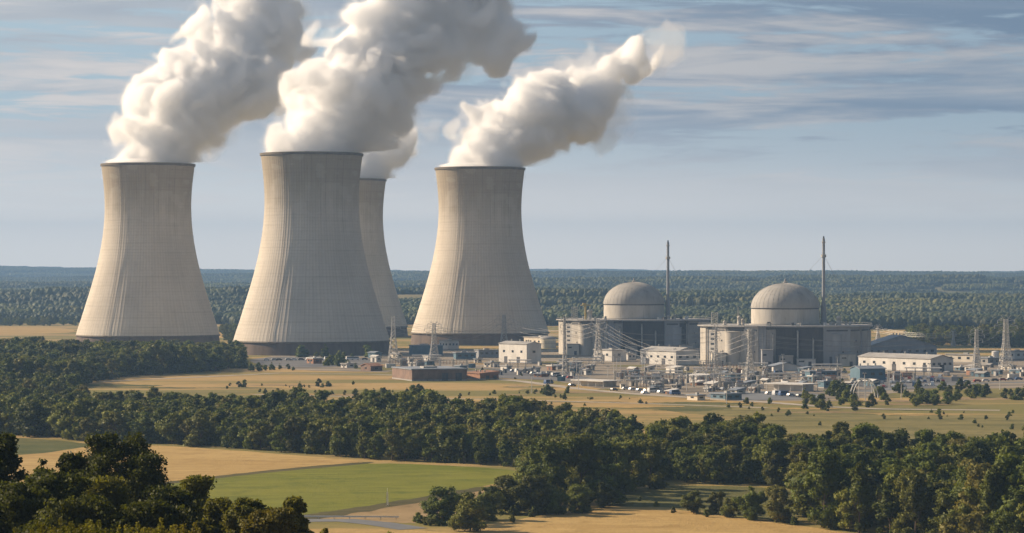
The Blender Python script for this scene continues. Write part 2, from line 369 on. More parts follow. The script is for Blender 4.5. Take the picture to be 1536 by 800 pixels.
S = dict(kind='structure')
sheet('grass_field', [(-260, 656), (0, 656), (80, 660), (150, 668), (95, 677), (40, 684), (-260, 690)], M['green_dull'], .03, jit=.5, **S)
sheet('wheat_field', [(-260, 690), (40, 684), (120, 672), (150, 667), (230, 668), (340, 675), (450, 684), (565, 693), (430, 703), (330, 714), (240, 726), (80, 744), (-260, 765)], M['wheat'], .034, jit=.4, **S)
sheet('verge', [(238, 724), (335, 713), (435, 702.5), (545, 693), (570, 694.5), (440, 705.5), (335, 716.5), (245, 728)], M['verge'], .042, jit=.5, **S)
sheet('green_field', [(245, 726), (335, 715), (440, 704), (560, 694), (700, 700), (790, 707), (785, 717), (720, 731), (655, 744), (560, 760), (470, 773), (330, 790), (60, 800), (60, 760)], M['green'], .038, jit=.4, **S)
sheet('verge', [(300, 790), (470, 771), (560, 758), (655, 742), (730, 729), (740, 733), (660, 748), (565, 765), (480, 779), (300, 798)], M['verge'], .046, jit=.8, **S)
sheet('dry_field', [(440, 781), (560, 765), (660, 747), (735, 731), (780, 735), (740, 752), (690, 778), (620, 786), (520, 780)], M['dry'], .03, jit=.6, **S)
sheet('dry_field', [(200, 800), (430, 793), (600, 795), (700, 800), (720, 830), (150, 830)], M['wheat'], .03, jit=.6, **S)
sheet('wheat_field', [(690, 792), (800, 776), (880, 762), (1000, 763), (1090, 774), (1180, 787), (1290, 802), (1300, 840), (690, 840)], M['wheat'], .034, jit=.5, **S)
sheet('grass_field', [(900, 742), (1000, 727), (1210, 734), (1215, 770), (1180, 784), (1090, 771), (1010, 761), (890, 760)], M['green_dull'], .038, jit=.5, **S)
sheet('grass_field', [(960, 655), (1100, 625), (1300, 638), (1700, 630), (1700, 680), (1300, 680), (1000, 680)], M['plain_green'], .03, jit=1, **S)
sheet('grass_field', [(980, 606), (1160, 608), (1250, 620), (1420, 624), (1700, 622), (1700, 634), (1320, 636), (1100, 626), (1000, 618)], M['plain_green'], .036, jit=1, **S)
sheet('yard', [(395, 535), (470, 526), (620, 524), (860, 524), (1060, 530), (1300, 530), (1700, 540), (1700, 578), (1440, 584), (1330, 590), (1290, 602), (1120, 602), (960, 592), (880, 580), (800, 566), (700, 562), (560, 558), (450, 556), (385, 548)], M['yard'], .04, jit=1, **S)
sheet('parking_lot', [(700, 556), (800, 556), (880, 565), (900, 573), (800, 570), (720, 566)], M['asphalt'], .10, **S)
sheet('parking_lot', [(1290, 566), (1380, 562), (1460, 570), (1420, 582), (1330, 586), (1280, 580)], M['asphalt'], .10, **S)
sheet('parking_lot', [(370, 538), (470, 534), (560, 538), (560, 548), (460, 552), (385, 548)], M['asphalt'], .10, **S)
_rp = random.Random(4)
for k in range(34):
    cx_, cy_ = _rp.uniform(560, 1500), _rp.uniform(540, 586); ww_, hh_ = _rp.uniform(14, 50), _rp.uniform(1.2, 3.2)
    sheet('grass_patch', [(cx_ - ww_, cy_), (cx_ - ww_ * .4, cy_ - hh_), (cx_ + ww_ * .6, cy_ - hh_ * .8), (cx_ + ww_, cy_ + hh_ * .2), (cx_ + ww_ * .3, cy_ + hh_), (cx_ - ww_ * .5, cy_ + hh_ * .7)], M['plain_green' if k % 3 else 'dry'], .05 + .0012 * k, seed=k, jit=.6, **S)
for k in range(40):
    cx_, cy_ = _rp.uniform(120, 1500), _rp.uniform(578, 606)
    if cx_ > 900: cy_ += 18
    ww_, hh_ = _rp.uniform(25, 110), _rp.uniform(.9, 2.6)
    sheet('grass_patch', [(cx_ - ww_, cy_), (cx_ - ww_ * .6, cy_ - hh_ * .5), (cx_ - ww_ * .1, cy_ - hh_), (cx_ + ww_ * .6, cy_ - hh_ * .4), (cx_ + ww_, cy_ + hh_ * .2), (cx_ + ww_ * .3, cy_ + hh_), (cx_ - ww_ * .5, cy_ + hh_ * .5)], M[('plain_green', 'green_dull', 'dry', 'wheat')[k % 4]], .042 + .0004 * k, seed=100 + k, jit=1.2, **S)
sheet('pond', [(1060, 590), (1150, 586), (1240, 592), (1230, 599), (1130, 601), (1060, 598)], M['roadgrey'], .10, **S)
road('road', [(430, 783), (470, 781), (520, 781), (570, 786), (620, 794)], 8, M['roadgrey'], .065)
road('road', [(700, 566), (780, 572), (870, 584), (960, 592), (1040, 597), (1140, 603), (1230, 610), (1320, 614), (1500, 616)], 8, M['track'], .12)
road('road', [(150, 573), (300, 566), (420, 560), (560, 562), (700, 566)], 6, M['track'], .115)
road('road', [(1290, 588), (1400, 578), (1480, 575), (1700, 572)], 10, M['roadgrey'], .125)
road('road', [(380, 592), (560, 596), (760, 600), (980, 606), (1150, 612)], 5, M['track'], .066)
road('road', [(380, 543), (460, 541), (560, 545), (700, 552), (860, 560), (1000, 566), (1200, 564), (1330, 572)], 9, M['asphalt'], .11)
sheet('wheat_field', [(-260, 494), (-40, 491), (60, 491), (112, 494), (112, 501), (-260, 503)], M['wheat'], .04, **S)
sheet('wheat_field', [(1300, 497), (1380, 495), (1460, 497), (1600, 497), (1600, 501), (1300, 501)], M['wheat'], .04, **S)
sheet('wheat_field', [(300, 496), (370, 492), (372, 506), (300, 508)], M['wheat'], .04, **S)

# ------------------------------------------------------------------ cooling towers
PROF = np.array([(0, 59.8), (9.5, 58.3), (25, 53.4), (39.8, 48.8), (54.8, 44.3), (74.7, 39.4), (94.6, 36.2), (110, 35.1), (122, 35.2), (135, 36.2), (148.5, 37.9)])
def prof(z):
    """Smooth (Catmull-Rom) tower radius at height z."""
    zz, rr = PROF[:, 0], PROF[:, 1]; i = int(np.clip(np.searchsorted(zz, z) - 1, 0, len(zz) - 2))
    m = np.gradient(rr, zz); h = zz[i + 1] - zz[i]; t = (z - zz[i]) / h
    return (2*t**3 - 3*t**2 + 1)*rr[i] + (t**3 - 2*t**2 + t)*h*m[i] + (-2*t**3 + 3*t**2)*rr[i+1] + (t**3 - t**2)*h*m[i+1]
def tower_meshes():
    N, NRIB = 880, 110; zs = np.linspace(9.0, 148.5, 71); a = np.linspace(0, 2 * np.pi, N, endpoint=False)
    rib = np.clip(np.cos(a * NRIB) * 1.5 - .5, 0, 1) * .11
    rows = [np.stack([(prof(z) + rib) * np.cos(a), (prof(z) + rib) * np.sin(a), np.full(N, z)], -1) for z in zs]
    rin = [np.stack([(prof(z) - 1.0) * np.cos(a), (prof(z) - 1.0) * np.sin(a), np.full(N, z)], -1) for z in (148.4, 120, 90, 50, 9.0)]
    V = np.concatenate(rows + rin); k = len(zs) + 5; i = np.arange(k * N).reshape(k, N); j = np.roll(i, -1, 1)
    qd = np.stack([i[:-1], j[:-1], j[1:], i[1:]], -1).reshape(-1, 4)
    me = np_mesh('shell', V, qd, M['shell']); me.polygons.foreach_set('use_smooth', [True] * len(qd)); return me
SHELL = tower_meshes()
def tower(px, Y, s, label):
    x = (px - CX) / FPX * Y
    t = empty('cooling_tower', (x, Y, 0), label=label, cat='cooling tower', group='cooling towers of the power station')
    t.scale = (s, s, s)
    link(bpy.data.objects.new('shell', SHELL), t)
    b = MB(); b.lathe([(59.2, -.5), (59.0, 0), (57.9, 8.2), (57.9, 9.0)], n=160)
    b.build('air_inlet_wall', M['band'], t)
    b = MB(); b.lathe([(58.9, 8.9), (59.1, 9.1), (58.9, 10.0), (58.2, 10.0)], n=220, cap=False); b.build('lintel_ring', M['rim'], t)
    b = MB(); b.lathe([(37.4, 147.3), (38.6, 147.5), (38.7, 149.2), (38.4, 149.4), (36.7, 149.4), (36.7, 147.3)], n=220, cap=False); b.build('rim', M['rim'], t)
    b = MB()
    a = R(-118)
    for i in range(40):
        z0, z1 = 9 + i * 3.48, 9 + (i + 1) * 3.48
        for o in (-.012, .012):
            b.tube(((prof(z0) + .9) * math.cos(a + o), (prof(z0) + .9) * math.sin(a + o), z0), ((prof(z1) + .9) * math.cos(a + o), (prof(z1) + .9) * math.sin(a + o), z1), .12, .12, 4)
    b.build('ladder', M['wire'], t)
    return t
tower(222, 2323, .998, 'leftmost cooling tower, rising behind the dark wood at the left')
tower(467.5, 2125, 1.0, 'largest and nearest cooling tower, second from the left')
tower(519, 2707, 1.0, 'cooling tower half hidden behind the largest one')
tower(720, 2415, 1.0, 'rightmost cooling tower, standing next to the domed reactors')

# ------------------------------------------------------------------ reactor buildings
def inward(p, k):
    v = Vector((p[0], p[1])); n = v.normalized() * k; return (p[0] - n.x, p[1] - n.y)
def lattice(mb, x, y, z0, z1, w0, w1, n, r, diag=True):
    """Four-legged lattice shaft into an MB."""
    for i in range(n):
        a, b = i / n, (i + 1) / n; za, zb = z0 + (z1 - z0) * a, z0 + (z1 - z0) * b; wa, wb = (w0 + (w1 - w0) * a) / 2, (w0 + (w1 - w0) * b) / 2
        c = [(-1, -1), (1, -1), (1, 1), (-1, 1)]
        for k in range(4):
            p, q2 = c[k], c[(k + 1) % 4]
            mb.tube((x + p[0] * wa, y + p[1] * wa, za), (x + p[0] * wb, y + p[1] * wb, zb), r, r, 4)
            mb.tube((x + p[0] * wb, y + p[1] * wb, zb), (x + q2[0] * wb, y + q2[1] * wb, zb), r * .7, r * .7, 3)
            if diag:
                mb.tube((x + p[0] * wa, y + p[1] * wa, za), (x + q2[0] * wb, y + q2[1] * wb, zb), r * .7, r * .7, 3)
                mb.tube((x + q2[0] * wa, y + q2[1] * wa, za), (x + p[0] * wb, y + p[1] * wb, zb), r * .7, r * .7, 3)
    return mb

HR = 25.0
def reactor(px, Y, label, chim_label, variant):
    x = (px - CX) / FPX * Y
    t = empty('reactor_building', (x, Y, 0), label=label, cat='reactor building', group='domed reactor buildings')
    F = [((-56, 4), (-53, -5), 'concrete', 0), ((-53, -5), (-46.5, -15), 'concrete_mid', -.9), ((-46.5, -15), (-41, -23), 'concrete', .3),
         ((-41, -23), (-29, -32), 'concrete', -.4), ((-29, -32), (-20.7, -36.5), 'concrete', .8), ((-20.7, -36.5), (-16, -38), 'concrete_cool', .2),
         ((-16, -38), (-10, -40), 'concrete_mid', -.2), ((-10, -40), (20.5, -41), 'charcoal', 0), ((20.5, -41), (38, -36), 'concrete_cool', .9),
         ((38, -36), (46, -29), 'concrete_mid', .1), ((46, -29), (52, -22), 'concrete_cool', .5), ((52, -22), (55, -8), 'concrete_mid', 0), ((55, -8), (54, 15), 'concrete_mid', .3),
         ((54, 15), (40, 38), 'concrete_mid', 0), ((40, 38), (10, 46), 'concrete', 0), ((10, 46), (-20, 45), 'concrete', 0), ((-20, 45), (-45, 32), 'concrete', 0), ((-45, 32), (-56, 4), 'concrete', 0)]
    if variant == 1:
        F[8] = ((20.5, -41), (31, -38.5), 'concrete_cool', .9); F[9] = ((31, -38.5), (38, -36), 'charcoal', -.8); F.insert(10, ((38, -36), (46, -29), 'concrete_mid', .2))
    core = [inward(f[0], 2.6) for f in F]
    b = MB(); b.prism(core, 0, HR - .4); b.build('core_wall', M['concrete_mid'], t)
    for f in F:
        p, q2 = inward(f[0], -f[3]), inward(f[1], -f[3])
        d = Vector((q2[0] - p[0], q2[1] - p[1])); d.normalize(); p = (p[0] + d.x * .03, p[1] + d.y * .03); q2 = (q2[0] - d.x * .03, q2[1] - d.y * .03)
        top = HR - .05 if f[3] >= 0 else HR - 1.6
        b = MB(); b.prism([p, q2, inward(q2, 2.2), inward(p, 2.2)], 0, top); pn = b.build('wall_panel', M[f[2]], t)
        L = math.hypot(q2[0] - p[0], q2[1] - p[1]); ang = math.atan2(d.y, d.x); nx, ny = d.y, -d.x
        if p[1] > 0: continue
        def face(u, z, wd, ht, name, mat, th=.16):
            c = (p[0] + d.x * u * L + nx * (th / 2 + .01), p[1] + d.y * u * L + ny * (th / 2 + .01), z)
            m = MB(); m.box(c, (wd, th, ht), ang); m.build(name, M[mat], pn)
        if f[2] == 'charcoal' and L > 20:
            for u in (.17, .34, .5, .67, .84): face(u, HR / 2, .35, HR - 1.5, 'cladding_rib', 'charcoal', .3)
            face(.24, 3.0, 6, 6, 'roller_door', 'door'); face(.75, 2.0, 3, 4, 'roller_door', 'door')
        elif f[3] < -.5:
            for k in range(6): face(.5, 4 + k * 3.2, L * .3, 1.2, 'window', 'glass')
            for u in (.08, .92): face(u, HR / 2 - .8, .5, HR - 2, 'pilaster', 'concrete', .5)
        elif L > 9:
            face(.3, 3, 3.2, 6, 'access_door', 'door'); face(.5, HR - 2.2, L * .8, 1.0, 'louvre', 'door')
            face(.72, 9, .9, 1.1, 'window', 'glass'); face(.6, 16, .9, 1.1, 'window', 'glass')
        elif L > 4: face(.5, 15, .6, 12, 'downpipe', 'steel')
    for (bx, by, br, bh, mt) in ((-36, -25.5, 5.6, 21.5, 'concrete'), (-25, -33.2, 3.2, 23.2, 'concrete_mid'), (29, -37, 4.2, 20, 'concrete_cool'), (49, -24, 4.6, 22, 'concrete_mid')):
        b = MB(); b.lathe([(br, 0), (br, bh), (br + .25, bh + .02), (br + .25, bh + .5), (.05, bh + .9)], (bx, by), 32); b.build('rounded_bay', M[mt], t)
    for (bx, by, bw, bd, bh, mt) in ((-4, -44.5, 9, 7, 6.5, 'concrete_mid'), (9, -44, 12, 5.5, 4.5, 'white'), (36, -42, 10, 8, 7.5, 'concrete'), (-16, -43.5, 7, 8, 10.5, 'concrete_cool'), (-46, -27, 9, 8, 8, 'cream')):
        b = MB(); b.box((bx, by, bh / 2), (bw, bd, bh)); an = b.build('annex', M[mt], t)
        b = MB(); b.box((bx, by, bh + .15), (bw + .6, bd + .6, .35)); b.build('annex_roof', M['roof'], an)
        b = MB(); b.box((bx + bw * .2, by - bd / 2 - .05, 1.5), (2, .2, 3)); b.build('door', M['door'], an)
        b = MB(); b.box((bx - bw * .25, by - bd / 2 - .05, bh * .7), (bw * .3, .2, 1.0)); b.build('window', M['glass'], an)
    for (bx, by, z1_) in ((-12, -41.2, 20), (4, -42, 22), (14, -42.2, 17)):
        b = MB(); b.path([(bx, by, 0), (bx, by, z1_), (bx, by + 2.5, z1_ + 1)], .55, .55, 8); b.build('duct', M['steel'], t)
    outer = [inward(f[0], -1.9) for f in F]
    b = MB(); b.prism(outer, HR, HR + .9); rf = b.build('roof', M['roof'], t)
    b = MB(); n = len(outer)
    for i in range(n):                                               # railing round the roof
        p, q2 = inward(outer[i], .5), inward(outer[(i + 1) % n], .5)
        b.tube((p[0], p[1], HR + 2.1), (q2[0], q2[1], HR + 2.1), .06, .06, 4); k = 6
        for j in range(k):
            u = j / k; X, Yy = p[0] + (q2[0] - p[0]) * u, p[1] + (q2[1] - p[1]) * u; b.tube((X, Yy, HR + .9), (X, Yy, HR + 2.1), .06, .06, 4)
    b.build('railing', M['steel'], rf)
    b = MB(); b.lathe([(23.6, HR + .9), (23.6, HR + 1.7), (22.5, HR + 1.72)], n=96, cap=False); b.build('curb', M['concrete_mid'], t)
    b = MB(); b.lathe([(22.5, HR + .5), (22.5, 36.3)], n=96); dw = b.build('drum_wall', M['concrete'], t, smooth=False)
    b = MB(); b.lathe([(22.2, 36.3), (22.2, 37.0)], n=96, cap=False); b.build('dark_joint', M['door'], t)
    b = MB(); N = 160
    pr = [(22.75, 37.0)] + [(22.75 * math.cos(q_), 37.0 + 16.6 * math.sin(q_)) for q_ in np.linspace(.02, math.pi / 2 - .02, 22)]
    b.lathe(pr, n=N); dm = b.build('dome', M['dome'], t, smooth=True)
    b = MB()
    for i in range(40):
        a = 2 * math.pi * i / 40; b.path([((22.8 * math.cos(q_)) * math.cos(a), (22.8 * math.cos(q_)) * math.sin(a), 37.0 + 16.65 * math.sin(q_)) for q_ in np.linspace(.03, 1.45, 9)], .10, .07, 4)
    b.build('rib', M['dome'], dm)
    b = MB(); b.lathe([(1.5, 53.2), (1.5, 54.3), (.7, 54.6), (.5, 56.2), (.05, 56.4)], n=16); b.build('finial', M['concrete_mid'], dm)
    rnd = random.Random(variant)
    for k in range(9):
        a = rnd.uniform(-2.9, -.2); rr = rnd.uniform(27, 36); b = MB(); s_ = rnd.uniform(1.2, 3.2); hgt = rnd.uniform(1, 2.4)
        b.box((rr * math.cos(a) * 1.15, rr * math.sin(a), HR + .9 + hgt / 2), (s_, s_ * .8, hgt), a); b.box((rr * math.cos(a) * 1.15, rr * math.sin(a), HR + .95 + hgt), (s_ * 1.15, s_ * .95, .12), a)
        b.build('roof_plant_box', M[rnd.choice(['white', 'concrete', 'steel', 'door'])], rf)
    def vent(X, Yy, r, h, mat='concrete'):
        b = MB(); b.lathe([(r * 1.15, HR + .9), (r * 1.15, HR + 1.5), (r, HR + 1.6), (r, HR + h), (r * 1.2, HR + h + .1), (r * 1.1, HR + h + r * .7), (r * .5, HR + h + r * 1.2), (.05, HR + h + r * 1.3)], (X, Yy), 16)
        b.build('roof_vent', M[mat], rf, smooth=True)
    if variant == 2:
        vent(33, -20, 1.6, 5.2); vent(-32, -20, 1.3, 5.5); vent(-29.5, -18, 1.0, 4); vent(-41, -12, 1.1, 2.5); vent(41, -14, .8, 2.2)
        b = MB(); lattice(b, -32.5, -16, HR + .9, HR + 13, 1.3, .5, 7, .14); b.build('roof_mast', M['steel'], rf)
        b = MB(); lattice(b, -47, -4, HR + .9, HR + 9, 4.2, 4.0, 5, .16); b.build('scaffold_tower', M['steel'], rf)
    else:
        vent(-33.5, -20, 1.9, 6.2); vent(24, -28, .9, 3); vent(29, -22, 1.0, 3.5); vent(-22, -24, .8, 2.6)
        b = MB(); lattice(b, -44.5, -10, HR + .9, HR + 10, 4.6, 4.4, 6, .18); b.build('scaffold_tower', M['steel'], rf)
        b = MB(); b.tube((-36.5, -20, HR + .9), (-36.5, -20, HR + 11), .8, .6, 8); b.box((-36.5, -20, HR + 11.4), (7, 1.4, .8), .2); b.box((-37.5, -20, HR + 12.4), (2.2, 1.6, 1.3), .2); b.build('roof_crane', M['yellow'], rf)
    # vent stack beside the dome
    c = empty('vent_stack', (x + 25.2, Y - 1, HR + .9), label=chim_label, cat='chimney', group='slender vent stacks beside the domes')
    top = 83.0 - HR - .9
    b = MB(); b.lathe([(1.8, 0), (1.8, 13), (1.15, 15.5), (.98, 46), (.9, top - 1), (.9, top - .9), (.9, top)], n=24); sh = b.build('shaft', M['concrete_cool'], c, smooth=False)
    b = MB(); b.lathe([(1.2, 44.5), (1.75, 44.7), (1.75, 46.2), (1.2, 46.4)], n=20, cap=False); b.build('collar', M['steel'], c)
    b = MB(); b.lathe([(1.05, top - 3), (1.3, top - 2.8), (1.3, top - 2.2), (1.0, top - 2)], n=20, cap=False); b.build('collar', M['steel'], c)
    b = MB(); b.lathe([(.5, top), (.5, top + 1.2), (.1, top + 1.5)], n=10); b.build('cap', M['door'], c)
    for sx_, sy_, zz in ((-44, 30, 2), (28, 8, 1), (26, -16, 1)):
        b = MB(); a_ = Vector((0, 0, 46)); e_ = Vector((sx_, sy_, zz)); pts = [a_.lerp(e_, u) - Vector((0, 0, 7 * u * (1 - u))) for u in np.linspace(0, 1, 9)]
        b.path(pts, .07, .07, 4); b.build('guy_wire', M['wire'], c)
    return t
reactor(951, 2115, 'domed reactor building on the left, further back, nearest the cooling towers', 'slender pale vent stack beside the left dome', 1)
reactor(1178, 1880, 'domed reactor building on the right, nearer, beside the grey turbine hall', 'slender pale vent stack beside the right dome', 2)

# ------------------------------------------------------------------ other buildings
FOOT = []
def free(x, y, m):
    for (cx_, cy_, a_, b_, l1, l2) in FOOT:
        d = Vector((x - cx_, y - cy_, 0)); u, v = d.dot(a_), d.dot(b_)
        if -m < u < l1 + m and -m < v < l2 + m: return False
    return True
def shed(name, label, cat, px, py, w1, w2, hpx, roof='flat', wall='white', rmat='roof', th=34.5, nwin=(0, 0), doors=(), rise=2.0, canopy=False, group=None, zoff=.04, bays=0):
    """Building whose near corner stands at photo pixel (px, py); w1, w2 = widths in pixels of its sunlit left face and its right face."""
    C = G(px, py); Y = C.y; k = ppm(Y); th = R(th)
    n1 = Vector((-math.cos(th), -math.sin(th), 0)); a = Vector((-math.sin(th), math.cos(th), 0)); b_ = Vector((math.cos(th), math.sin(th), 0)); n2 = -a
    L1 = w1 / k / max(.2, math.sin(th)); L2 = w2 / k / max(.2, math.cos(th)); h = hpx / k
    FOOT.append((C.x, C.y, a, b_, L1, L2))
    t = empty(name, (C.x, C.y, 0), label=label, cat=cat, group=group)
    def Pn(u, v, z): q_ = a * (u * L1) + b_ * (v * L2); return (q_.x, q_.y, z)
    def quadbox(u0, u1, v0, v1, z0, z1, mat, nm, par=t):
        m = MB(); m.prism([Pn(u0, v0, 0)[:2], Pn(u0, v1, 0)[:2], Pn(u1, v1, 0)[:2], Pn(u1, v0, 0)[:2]], z0, z1); return m.build(nm, M[mat], par)
    if not canopy:
        quadbox(0, 1, 0, 1, -.3, h, wall, 'wall')
    else:
        for u in np.linspace(.02, .98, max(3, int(L1 / 5))):
            for v in (.04, .96):
                m = MB(); p = Pn(u, v, 0); m.tube((p[0], p[1], -.3), (p[0], p[1], h), .18, .18, 6); m.build('post', M['steel_white'], t)
        quadbox(.12, .88, .25, .94, -.3, h - .05, wall, 'wall')
    e = .5
    if roof == 'flat':
        quadbox(-e / L1, 1 + e / L1, -e / L2, 1 + e / L2, h, h + .55, rmat, 'roof')
        if not canopy: quadbox(.25, .42, .3, .55, h + .55, h + 1.5, 'steel', 'roof_plant_box')
    elif roof in ('gable', 'gable2'):
        m = MB(); lo, hi = -e / (L1 if roof == 'gable2' else L2), 1 + e / (L1 if roof == 'gable2' else L2)
        E = (-e / L2, 1 + e / L2) if roof == 'gable2' else (-e / L1, 1 + e / L1)
        def PP(u, v, z): return Pn(u, v, z) if roof == 'gable' else Pn(v, u, z)
        pts = []
        for u in E:
            pts += [PP(u, lo, h), PP(u, .5, h + rise), PP(u, hi, h), PP(u, hi, h + .3), PP(u, .5, h + rise + .3), PP(u, lo, h + .3)]
        m.add(pts, [(0, 1, 4, 5), (1, 2, 3, 4), (11, 10, 7, 6), (10, 9, 8, 7), (5, 4, 10, 11), (4, 3, 9, 10), (0, 6, 7, 1), (1, 7, 8, 2), (0, 5, 11, 6), (2, 8, 9, 3)]); m.build('roof', M[rmat], t)
        for u in (0.002, .998):
            m = MB(); m.add([PP(u, 0, h), PP(u, 1, h), PP(u, .5, h + rise - .05)], [(0, 1, 2)]); m.build('gable', M[wall], t)
    elif roof == 'mono':
        m = MB(); q_ = [Pn(-e / L1, -e / L2, 0)[:2], Pn(-e / L1, 1 + e / L2, 0)[:2], Pn(1 + e / L1, 1 + e / L2, 0)[:2], Pn(1 + e / L1, -e / L2, 0)[:2]]
        m.add([(p[0], p[1], h + (0 if i in (0, 3) else 0)) for i, p in enumerate(q_)] + [(p[0], p[1], h + .3 + (rise if i in (1, 2) else 0)) for i, p in enumerate(q_)],
              [(3, 2, 1, 0), (4, 5, 6, 7), (0, 1, 5, 4), (1, 2, 6, 5), (2, 3, 7, 6), (3, 0, 4, 7)]); m.build('roof', M[rmat], t)
    if not canopy and hpx >= 9:
        quadbox(-.12 / L1, 1 + .12 / L1, -.12 / L2, 1 + .12 / L2, -.3, .7, 'concrete_mid', 'plinth')
        for k in range(3 if roof != 'flat' else 0):
            if roof == 'gable2': p = Pn(.5, .2 + .3 * k, 0)
            elif roof == 'gable': p = Pn(.2 + .3 * k, .5, 0)
            else: p = Pn(.2 + .3 * k, .4, 0)
            zr = h + (rise if roof != 'mono' else rise * .4); m = MB(); m.lathe([(.45, zr - .3), (.45, zr + 1.1), (.7, zr + 1.2), (.1, zr + 1.6)], p[:2], 10); m.build('roof_vent', M['steel'], t)
    def on_face(fc, u, z, wd, ht, nm, mat):
        aa, nn, LL = (a, n1, L1) if fc == 1 else (b_, n2, L2)
        c = aa * (u * LL) + nn * .05; m = MB(); m.box((c.x, c.y, z), (wd, .14, ht), math.atan2(aa.y, aa.x)); m.build(nm, M[mat], t)
    for i in range(nwin[0]): on_face(1, (i + .6) / (nwin[0] + .2), h * .62, min(2.2, L1 / nwin[0] * .5), min(1.5, h * .3), 'window', 'glass')
    for i in range(nwin[1]): on_face(2, (i + .6) / (nwin[1] + .2), h * .62, min(2.2, L2 / nwin[1] * .5), min(1.5, h * .3), 'window', 'glass')
    for fc, u in doors: on_face(fc, u, min(h * .35, 2.2), min(3.6, h * .6), min(h * .68, 4.4), 'door', 'door')
    for i in range(bays): on_face(2, (i + .5) / bays, h * .5, .5, h * .98, 'pilaster', wall)
    return t

shed('storage_shed', 'white shed with a bright long wall at the right foot of the rightmost tower', 'shed', 790, 546, 42, 22, 29, 'gable', nwin=(3, 1), doors=((1, .3), (1, .75)), rise=1.5)
shed('storage_shed', 'low cream building with a pale flat roof tucked between white shed and left reactor', 'shed', 812, 522, 26, 22, 15, 'flat', 'cream', nwin=(4, 2))
shed('pump_house', 'small white block standing in front of the dark wall of the left reactor', 'pump house', 918, 543, 26, 22, 17, 'flat', nwin=(2, 1), doors=((1, .5),))
shed('pump_house', 'low white annex right of the small white block before the left reactor', 'annex', 942, 541, 4, 12, 10, 'flat', nwin=(0, 2))
shed('workshop', 'broad white workshop with ribbed lit wall between the two reactors', 'workshop', 1014, 549, 50, 36, 21, 'gable', nwin=(5, 3), doors=((1, .35), (1, .8)), rise=2.5)
shed('workshop', 'low pale building with grey roof behind the broad white workshop', 'workshop', 1030, 522, 30, 22, 10, 'mono', 'concrete', nwin=(3, 2), rise=3)
shed('warehouse', 'very long white warehouse with a lit front in front of the grey turbine hall', 'warehouse', 1396, 559, 92, 38, 20, 'gable', nwin=(7, 4), doors=((1, .08), (1, .5), (2, .5)), rise=2.2)
shed('turbine_hall', 'big blue grey turbine hall with sloping roof right of the right reactor', 'turbine hall', 1300, 538, 12, 112, 17, 'gable', 'concrete_cool', 'roof_blue', nwin=(0, 9), rise=8, th=22, bays=8)
shed('depot', 'teal walled depot with white gable end in front of the long white warehouse', 'depot', 1290, 573, 11, 40, 19, 'gable2', 'teal', 'roof_blue', nwin=(0, 3), rise=1.5, th=20)
shed('brick_warehouse', 'long dark brown brick warehouse with flat roof on the golden plain', 'warehouse', 618, 572, 34, 82, 17, 'flat', 'brick', 'roof_blue', doors=((2, .85), (2, .6)), th=18, bays=9)
shed('brick_hut', 'small dark brick hut with gabled roof left of the brick warehouse', 'hut', 556, 557, 16, 17, 7, 'gable2', 'brick', 'rust', nwin=(1, 1), rise=1.6)
shed('brick_shed', 'low rust red shed behind the right end of the brick warehouse', 'shed', 720, 570, 22, 28, 9, 'mono', 'rust', 'rust', doors=((2, .4), (2, .8)), rise=1.2, th=25)
shed('store', 'dark green flat block at the left foot of the rightmost tower', 'store', 618, 534, 5, 46, 15, 'flat', 'teal', 'roof_blue', th=14, bays=4)
shed('office_block', 'small pale office block behind the dark green store at the tower foot', 'office', 672, 525, 14, 16, 13, 'flat', 'white', 'roof', nwin=(3, 3))
shed('warehouse', 'pale blue grey low warehouse left of the bright white shed', 'warehouse', 718, 537, 6, 32, 11, 'flat', 'concrete_cool', 'roof', nwin=(0, 4), th=25)
shed('warehouse', 'dark blue low warehouse behind the small domed tank', 'warehouse', 684, 540, 4, 30, 10, 'flat', 'teal', 'roof_blue', th=22, nwin=(0, 3))
shed('canopy_building', 'long flat white roofed building with posts at the near edge of the yard', 'canopy building', 905, 581, 46, 28, 8, 'flat', 'cream', 'white', canopy=True, th=40)
shed('canopy_building', 'white colonnaded low building at the near edge below the right reactor', 'canopy building', 1204, 588, 52, 28, 10, 'flat', 'white', 'white', canopy=True, th=48)
shed('store', 'teal block joined on the right of the white colonnaded building', 'store', 1236, 583, 8, 26, 10, 'flat', 'teal', 'roof_blue', th=25, nwin=(0, 3))
shed('store', 'flat blue store with a bright blue wall before the right reactor', 'store', 1215, 566, 6, 42, 8, 'flat', 'teal', 'roof_blue', th=20, nwin=(0, 5))
shed('store', 'low white tent roofed hall in front of the dark wall of the right reactor', 'hall', 1160, 557, 8, 42, 7, 'gable', 'white', 'roof_blue', th=20, rise=2)
shed('store', 'cream low building right of the end of the long white warehouse', 'store', 1460, 545, 36, 10, 12, 'flat', 'cream', 'roof', nwin=(3, 1), th=45)
shed('store', 'grey low store behind the right lattice pylons', 'store', 1482, 548, 10, 22, 10, 'flat', 'concrete_mid', 'roof_blue', nwin=(1, 2))
shed('store', 'pale low building at the right edge behind the tallest pylon', 'store', 1522, 540, 12, 24, 12, 'flat', 'white', 'roof', nwin=(2, 2))
shed('store', 'dark teal flat store beside the blue pond at the near edge of the yard', 'store', 1088, 601, 20, 26, 9, 'flat', 'teal', 'roof_blue', nwin=(2, 2))
shed('store', 'low tan walled store on the near edge of the plain beside the track', 'store', 1046, 601, 14, 12, 7, 'flat', 'cream', 'roof_blue', nwin=(1, 1))
shed('store', 'white topped long shed among the gantries below the right reactor', 'shed', 1046, 573, 24, 30, 8, 'mono', 'white', 'white', nwin=(2, 2), rise=.8)
